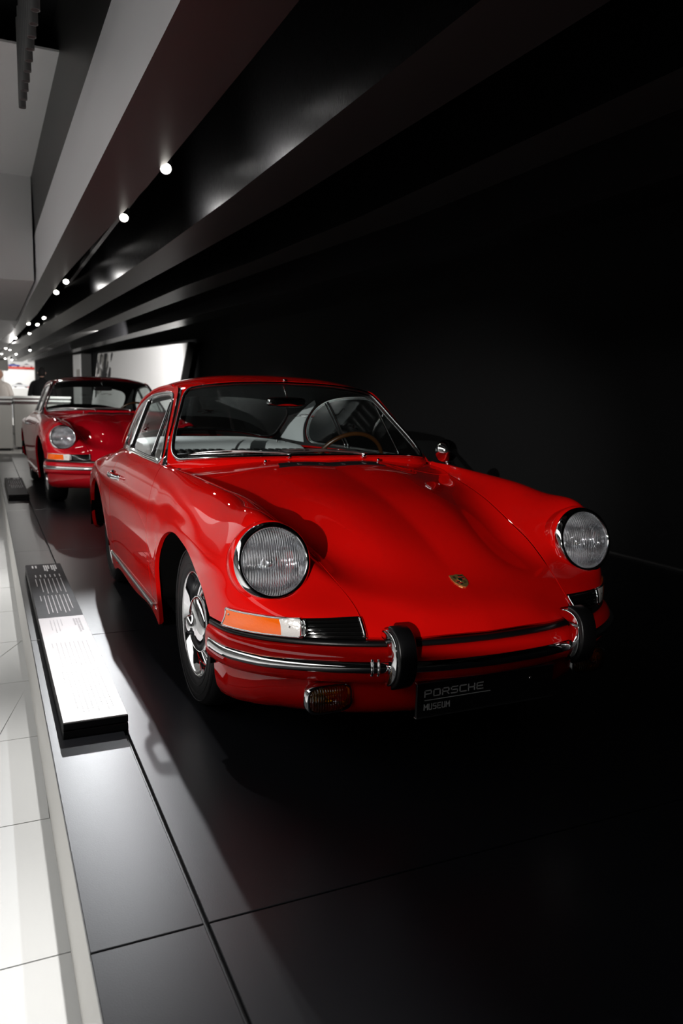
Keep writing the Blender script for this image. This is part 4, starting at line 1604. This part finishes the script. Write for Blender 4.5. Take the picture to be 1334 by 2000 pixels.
# track spotlights in the gaps between the beams
LAMPS = [(-.478, 1.559, 0), (-.493, 2.874, 0), (-.566, 6.325, 0), (-.587, 7.331, 0), (-.505, 10.758, 1), (-.68, 11.99, 0), (-.528, 12.1, 1), (-.548, 14.28, 1), (-.762, 15.87, 0), (-.861, 20.13, 0), (-.736, 20.81, 1), (-.903, 23.37, 0), (-.232, 20.63, 2), (-.495, 23.3, 2), (-.733, 26.5, 1), (-.492, 27.6, 2)]
where = ['nearest in the gap above the red car', 'half hidden behind the first ceiling beam, second of the row', 'third of the row along the first beam', 'fourth of the row along the first beam', 'turned towards the second beam above the crimson car',
         'close to the first beam above the crimson car', 'behind the first cluster above the crimson car', 'hung lower at the end of the cluster', 'small, over the platform end', 'far, close to the first beam', 'far, beside the one close to the first beam',
         'farthest along the first beam', 'alone in the second gap, brightest there', 'second in the second gap', 'at the far end of the first gap', 'at the far end of the second gap']
for (x_, y_, t_), wh in zip(LAMPS, where):
    c = Vector((x_, y_, 2.42))
    tgt = {0: Vector((-1.15, y_ - 3.2, 0)), 1: Vector((-.1, y_ - 2.6, 0)), 2: Vector((0, y_ - 2.5, 0))}[t_]
    ax = np.array((tgt - c).normalized())
    e = empty('track_spotlight', (x_, y_, 2.42))
    tag(e, 'lit black track spotlight ' + wh, 'spotlight', None)
    mb = MB()
    mb.lathe([(.030, .006), (.033, .004), (.034, -.01), (.034, -.10), (.026, -.14), (.001, -.145)], (0, 0, 0), ax, n=24)
    mb.lathe([(.030, .006), (.028, -.008)], (0, 0, 0), ax, n=24)
    hs = mb.build('housing', M['housing'], e)
    mb = MB()
    top = np.array((0, 0, 0)) - ax * .08
    mb.tube([top, top + [0, 0, .6], top * [1, 1, 0] + [0, 0, 1.48]], .008, n=8)
    mb.build('track_arm', M['housing'], e)
    mb = MB()
    mb.lathe([(.0285, -.004), (.001, -.002)], (0, 0, 0), ax, n=24)
    mb.build('lamp_disc', M['bulb'], e)
for x_, y_ in ((1.45, -1), (.2, 5)):
    pass
for nm, x_, y0, y1 in (('track_rail', -.28, -6, 28),):
    mb = MB()
    mb.box((x_ - .02, y0, 2.75), (x_ + .02, y1, 2.80))
    o = mb.build('trim_7', M['housing'], None, smooth=False)
    o['kind'] = 'structure'


# ------------------------------------------------------------------ info boards
def info_board(y0, y1, split, label):
    e = empty('info_board', (-1.11, (y0 + y1) / 2, 0))
    tag(e, label, 'sign')
    ox, oy = 1.11, -(y0 + y1) / 2

    def bx(lo, hi, bev=0):
        mb = MB()
        mb.box((lo[0] + ox, lo[1] + oy, lo[2]), (hi[0] + ox, hi[1] + oy, hi[2]), bev=bev)
        return mb
    mb = bx((-1.222, y0, .0), (-1.000, y1, .026), .002)
    mb.box((-1.222 + ox, y0 + oy, .030), (-1.000 + ox, y1 + oy, .056), bev=.002)
    mb.box((-1.210 + ox, y0 + .01 + oy, .02), (-1.012 + ox, y1 - .01 + oy, .04))
    mb.build('base', M['black'], e, smooth=False)
    bx((-1.2195, split + .001, .056), (-1.0025, y1 - .002, .0595)).build('dark_plate', M['boarddark'], e, smooth=False)
    rnd = random.Random(int(y0 * 100))
    t = MB()

    def lines(mb, ya, yb, xa, xb_, n, th, lens=None):
        """columns of print: each line runs along y"""
        for k in range(n):
            x_ = xa + (xb_ - xa) * k / max(1, n - 1)
            L_ = (yb - ya) * (lens[k] if lens else rnd.uniform(.82, 1.0))
            p = ya
            while p < ya + L_:
                q = min(p + rnd.uniform(.012, .04), ya + L_)
                mb.box((x_ + ox, yb - (q - ya) + oy, .0595), (x_ + th + ox, yb - (p - ya) + oy, .0601))
                p = q + .006
    H = y1 - split
    sc = min(1.0, H / 1.37)
    lines(t, y1 - .22 * sc, y1 - .05 * sc, -1.185, -1.165, 2, .010, [.45, .45])
    lines(t, y1 - .24 * sc, y1 - .05 * sc, -1.115, -1.09, 3, .009, [.9, 1, .6])
    lines(t, y1 - .24 * sc, y1 - .05 * sc, -1.070, -1.045, 3, .009, [.8, 1, .7])
    for k in range(6):
        lines(t, y1 - .42 * sc, y1 - .34 * sc, -1.18 + k * .028, -1.175 + k * .028, 1, .007)
    lines(t, y1 - .85 * sc, y1 - .46 * sc, -1.185, -1.04, 7, .005, [.5, .9, 1, .95, 1, .9, 1])
    lines(t, y1 - 1.30 * sc, y1 - .90 * sc, -1.185, -1.04, 8, .005, [.3, 1, .95, 1, .9, 1, .95, .8])
    lt = t.build('lettering', M['inkw'], e, smooth=False)
    lt['kind'] = 'stuff'
    if split > y0 + .05:
        bx((-1.2195, y0 + .002, .056), (-1.0025, split - .001, .0595)).build('white_plate', M['boardwhite'], e, smooth=False)
        t = MB()
        lines(t, split - .30, split - .05, -1.06, -1.035, 3, .008, [.5, 1, .9])
        lines(t, split - .28, split - .05, -1.17, -1.12, 4, .004, [.8, 1, .9, .5])
        lines(t, split - .80, split - .45, -1.19, -1.04, 9, .0045, [.2, 1, .95, 1, .9, 1, .97, 1, .9])
        lines(t, split - 1.32, split - .85, -1.18, -1.04, 9, .0045, [.3, .9, 1, 1, .95, 1, .9, 1, .95])
        lt = t.build('lettering', M['ink'], e, smooth=False)
        lt['kind'] = 'stuff'
    return e


info_board(-.172, 2.60, 1.222, 'long low board, white half near and dark half far, beside the bright red car')
info_board(6.64, 8.63, 6.64, 'shorter dark information board with white print beside the crimson car')

# ------------------------------------------------------------------ far wall panels
def wallpanel(p0, p1, ztop, zbot, lean, name, label, off):
    a, b = np.array(p0), np.array(p1)
    d = (b - a) / np.hypot(*(b - a))
    n = np.array([-d[1], d[0]])
    if n[0] > 0:
        n = -n
    e = empty(name, (p0[0], p0[1], 0))
    tag(e, label, 'picture')
    L_ = np.hypot(*(b - a))

    def P(u, v, w_):
        q = d * (u + lean * (ztop - v)) + n * w_
        return (q[0], q[1], v)
    mb = MB()
    mb.prism([(0, zbot), (L_, zbot), (L_, ztop), (0, ztop)], -off, -.002, None, P)
    mb.build('frame', M['housing'], e, smooth=False)
    mb = MB()
    mb.prism([(.04, zbot + .02), (L_ - .02, zbot + .02), (L_ - .02, ztop - .02), (.04, ztop - .02)], -.002, .004, None, P)
    mb.build('print', M['boardwhite'], e, smooth=False)
    return e, P, L_


e, P, L_ = wallpanel((2.672, 14.27), (1.561, 20.44), 2.415, .5, .5, 'wall_picture', 'large pale picture panel leaning out from the black wall', .16)
mb = MB()
rnd = random.Random(3)
G = []
for k in range(60):
    u0 = L_ - .1 - abs(rnd.gauss(0, .55))
    v0 = 2.36 - rnd.random() * 1.0
    s_ = rnd.uniform(.05, .22)
    if u0 - s_ < L_ - 1.6:
        continue
    poly = [(u0 + s_ * .7 * math.cos(t) * rnd.uniform(.6, 1), min(2.38, v0 + s_ * 1.5 * math.sin(t) * rnd.uniform(.6, 1))) for t in np.linspace(0, 6.28, 7)[:-1]]
    poly = [(min(u, L_ - .03), v) for u, v in poly]
    mb.prism(poly, .004, .0045 + k * .00004, rnd.choice([M['boarddark'], M['housing'], M['counter']]), P)
mb.build('photograph', M['boarddark'], e, smooth=False)
e, P, L_ = wallpanel((1.267, 22.05), (1.114, 22.92), 2.465, 0.0, 0, 'display_column', 'narrow white display column standing along the dark wall', .3)
mb = MB()
mb.prism([(.15, 1.75), (.5, 1.75), (.5, 2.0), (.15, 2.0)], .004, .006, None, P)
mb.build('photograph', M['counter'], e, smooth=False)

# ------------------------------------------------------------------ counters, display cases
def counter(x0, x1, y0, y1, h, label):
    e = empty('display_counter', ((x0 + x1) / 2, y0, 0))
    tag(e, label, 'counter')
    cx = (x0 + x1) / 2
    mb = MB()
    mb.box((x0 - cx, 0, .03), (x1 - cx, y1 - y0, h - .18), bev=.01)
    mb.build('body', M['counter'], e, smooth=False)
    mb = MB()
    mb.box((x0 - cx + .05, .05, -.02), (x1 - cx - .05, y1 - y0 - .05, .03))
    mb.build('plinth', M['black'], e, smooth=False)
    mb = MB()
    mb.box((x0 - cx - .02, -.03, h - .05), (x1 - cx + .02, y1 - y0 + .03, h), bev=.008)
    mb.box((x0 - cx - .01, -.02, h - .12), (x1 - cx + .01, y1 - y0 + .02, h - .09), bev=.004)
    mb.build('top', M['wallwhite'], e, smooth=False)
    mb = MB()
    mb.box((x0 - cx + .01, .0, h - .18), (x1 - cx - .01, y1 - y0, h - .05))
    mb.build('glass_band', M['alu'], e, smooth=False)
    return e


counter(-2.9, -.895, 15.5, 16.2, 1.15, 'white topped grey counter at the left edge, closest to the platform end')
counter(-.84, .35, 16.0, 16.6, 1.17, 'white topped grey counter set back behind the crimson car')

# ------------------------------------------------------------------ people
def person(x, y, rz, h, coat, hair, label, arms='down', z=-.02):
    """standing figure seen from behind: one skinned body plus hair and clothing"""
    e = empty('person', (x, y, z), rz)
    tag(e, label, 'person')
    k = h / 1.75
    J = {'pel': (0, 0, .95, .145), 'waist': (0, 0, 1.08, .14), 'chest': (0, .0, 1.28, .165), 'shou': (0, 0, 1.42, .12), 'neck': (0, 0, 1.50, .06), 'nk2': (0, -.01, 1.55, .058)}
    for s in (-1, 1):
        q = 'l' if s > 0 else 'r'
        J['hip' + q] = (s * .10, 0, .88, .095)
        J['knee' + q] = (s * .11, -.01, .50, .065)
        J['ank' + q] = (s * .115, .01, .09, .045)
        J['toe' + q] = (s * .13, -.15, .04, .04)
        J['sh' + q] = (s * .19, 0, 1.40, .075)
        if arms == 'down':
            J['el' + q] = (s * .27, .02, 1.12, .052)
            J['wr' + q] = (s * .25, -.12, .92, .036)
            J['ha' + q] = (s * .245, -.17, .85, .035)
        else:
            J['el' + q] = (s * .27, -.03, 1.14, .052)
            J['wr' + q] = (s * .16, -.24, 1.25, .036)
            J['ha' + q] = (s * .10, -.29, 1.30, .035)
    names = list(J)
    E_ = [('pel', 'waist'), ('waist', 'chest'), ('chest', 'shou'), ('shou', 'neck'), ('neck', 'nk2')]
    for q in 'lr':
        E_ += [('pel', 'hip' + q), ('hip' + q, 'knee' + q), ('knee' + q, 'ank' + q), ('ank' + q, 'toe' + q), ('shou', 'sh' + q), ('sh' + q, 'el' + q), ('el' + q, 'wr' + q), ('wr' + q, 'ha' + q)]
    me = bpy.data.meshes.new('body')
    me.from_pydata([tuple(c_ * k for c_ in J[n][:3]) for n in names], [(names.index(a), names.index(b)) for a, b in E_], [])
    o = bpy.data.objects.new('body', me)
    link(o, e)
    md = o.modifiers.new('skin', 'SKIN')
    sv = me.skin_vertices[0].data
    for i, n in enumerate(names):
        r_ = J[n][3] * k
        sv[i].radius = (r_, r_ * (.72 if n in ('pel', 'waist', 'chest', 'shou') else 1))
    sv[0].use_root = True
    o.modifiers.new('sub', 'SUBSURF').levels = 2
    o.modifiers['sub'].render_levels = 2
    me.materials.append(coat)
    # head
    mb = MB()
    G = []
    hc = np.array([0, -.02, 1.645]) * k
    for v in np.linspace(0, math.pi, 18):
        ring = []
        for t in np.linspace(0, 2 * math.pi, 24, endpoint=False):
            r_ = math.sin(v)
            px = .078 * r_ * math.cos(t)
            py = .098 * r_ * math.sin(t)
            pz = .118 * math.cos(v)
            if pz < 0:
                px *= 1 - .25 * (-pz / .118)
                py *= 1 - .12 * (-pz / .118)
            if py < -.085 and abs(px) < .02 and -.03 < pz < .01:
                py -= .018
            ring.append(hc + np.array([px, py, pz]) * k)
        G.append(ring)
    mb.grid(np.array(G), closed_v=True)
    for s in (-1, 1):
        mb.lathe([(.001, .012), (.018, .010), (.024, 0), (.016, -.01)], hc + np.array([s * .078, .01, -.01]) * k, (s, .3, 0), n=12)
    mb.build('head', M['skin'], e)
    mb = MB()
    G = []
    for v in np.linspace(0, 1.75, 12):
        ring = []
        for t in np.linspace(0, 2 * math.pi, 24, endpoint=False):
            vv_ = v * (1.32 if math.sin(t) > .15 else 1 if math.sin(t) > -.3 else .62)
            r_ = math.sin(vv_)
            ring.append(hc + np.array([.086 * r_ * math.cos(t), .107 * r_ * math.sin(t), .126 * math.cos(vv_)]) * k)
        G.append(ring)
    mb.grid(np.array(G), closed_v=True)
    if hair is not None:
        mb.build('hair', hair, e)
    # jacket hem and collar over the body
    mb = MB()
    G = []
    for z_, rx, ry in ((.80, .20, .155), (.84, .21, .16), (1.0, .20, .15), (1.2, .215, .155), (1.36, .205, .14), (1.44, .13, .11), (1.50, .075, .08)):
        G.append([(rx * k * math.cos(t), ry * k * math.sin(t), z_ * k) for t in np.linspace(0, 2 * math.pi, 28, endpoint=False)])
    mb.grid(np.array(G), closed_v=True)
    mb.build('jacket', coat, e)
    mb = MB()
    for s in (-1, 1):
        G = []
        for z_, r_, x_ in ((.86, .108, .10), (.7, .095, .105), (.5, .078, .11), (.3, .068, .113), (.08, .062, .115)):
            G.append([((s * x_ + r_ * math.cos(t)) * k, r_ * math.sin(t) * k, z_ * k) for t in np.linspace(0, 2 * math.pi, 18, endpoint=False)])
        mb.grid(np.array(G), closed_v=True)
    mb.build('trousers', M['trousers'], e)
    return e


person(-.165, 17.2, math.radians(175), 1.86, M['coatblack'], M['hair'], 'person in a black hooded jacket standing with the back turned behind the counter')
person(-1.10, 17.2, math.radians(160), 1.78, M['shirt'], None, 'person with a bald head and pale shirt holding up both hands at the left edge', arms='up')

# ------------------------------------------------------------------ far gallery
def small_car(x, y, z, s_, rz, paint, label):
    """simple saloon: body, cabin, wheels"""
    e = empty('display_car', (x, y, z), rz)
    e.scale = (s_,) * 3
    tag(e, label, 'car')
    mb = MB()
    prof = curve([(-2.0, .35), (-2.05, .55), (-1.7, .72), (-.9, .86), (.9, .86), (1.7, .78), (2.05, .6), (2.0, .35)], 40)
    G = [[(x_, y_ * (1 - .06 * abs(x_ / .8) ** 3), z_ * (1 - .05 * abs(x_ / .8) ** 4)) for y_, z_ in prof] for x_ in np.linspace(-.8, .8, 13)]
    mb.grid(G)
    for q in (0, 12):
        mb.add(G[q], [tuple(range(40))])
    mb.build('body', paint, e)
    mb = MB()
    G = []
    for z_, y0, y1, hw in ((.80, -.75, 1.35, .70), (1.05, -.35, 1.0, .62), (1.22, -.1, .7, .55), (1.26, .1, .5, .40)):
        ring = []
        for t in np.linspace(0, 2 * math.pi, 28, endpoint=False):
            ct, st_ = math.cos(t), math.sin(t)
            ring.append((hw * np.sign(ct) * abs(ct) ** .5, (y0 + y1) / 2 + (y1 - y0) / 2 * np.sign(st_) * abs(st_) ** .5, z_))
        G.append(ring)
    mb.grid(np.array(G), closed_v=True)
    mb.f.append(tuple(3 * 28 + i for i in range(28)))
    mb.m.append(0)
    mb.build('cabin', M['housing'], e)
    for sx in (-1, 1):
        for sy in (-1.25, 1.25):
            mb = MB()
            mb.lathe([(.001, .02), (.2, .02), (.22, .03), (.30, .03), (.32, 0), (.32, -.15), (.001, -.15)], (sx * .76, sy, .32), (sx, 0, 0), n=24)
            mb.build('wheel', M['tyre'], e)
    return e


small_car(-.85, 24.0, .22, .8, 1.5, M['silverpaint'], 'silver car in the bright gallery between the two people')
SMALL = [(-.72, 34.2, 1.5, .16, 1.2, 'bluepaint', 'small dark blue car at the left end of the white plinth in the far gallery'),
         (.02, 34.0, 1.5, .17, 1.5, 'silverpaint', 'small silver car in the middle of the white plinth in the far gallery'),
         (.42, 34.6, 1.5, .08, 1.3, 'enamelred', 'tiny red car at the right end of the white plinth in the far gallery'),
         (-.15, 36.0, 2.45, .13, 1.4, 'bluepaint', 'small blue car on the tall white block in the far gallery'),
         (.42, 36.0, 2.45, .13, 1.5, 'silverpaint', 'small silver car on the tall white block in the far gallery')]
for x_, y_, z_, s_, r_, m_, lb in SMALL:
    small_car(x_, y_, z_, s_, r_, M[m_], lb)
for (lo, hi, lb) in (((-3, 33.4, -.02), (.9, 35, 1.5), 'broad white plinth carrying three small cars in the far gallery'), ((-2.8, 23.0, -.02), (.8, 25.0, .22), 'low white dais under the silver car in the bright gallery'), ((-.6, 35.6, -.02), (.9, 36.5, 2.35), 'tall white block with a red edge in the far gallery')):
    mb = MB()
    mb.box(lo, hi, bev=.02)
    o = mb.build('display_plinth', M['wallwhite'], None, smooth=False)
    tag(o, lb, 'plinth')
    if hi[2] > 2:
        mb = MB()
        mb.box((lo[0] - .02, lo[1] - .02, 2.35), (hi[0] + .02, hi[1], 2.45))
        mb.build('edge_band', M['enamelred'], o, smooth=False)
mb = MB()
mb.box((-9, 27.5, 2.05), (-.62, 28.5, 2.42), bev=.01)
o = mb.build('ceiling_fascia', M['counter'], None, smooth=False)
o['kind'] = 'structure'
#END
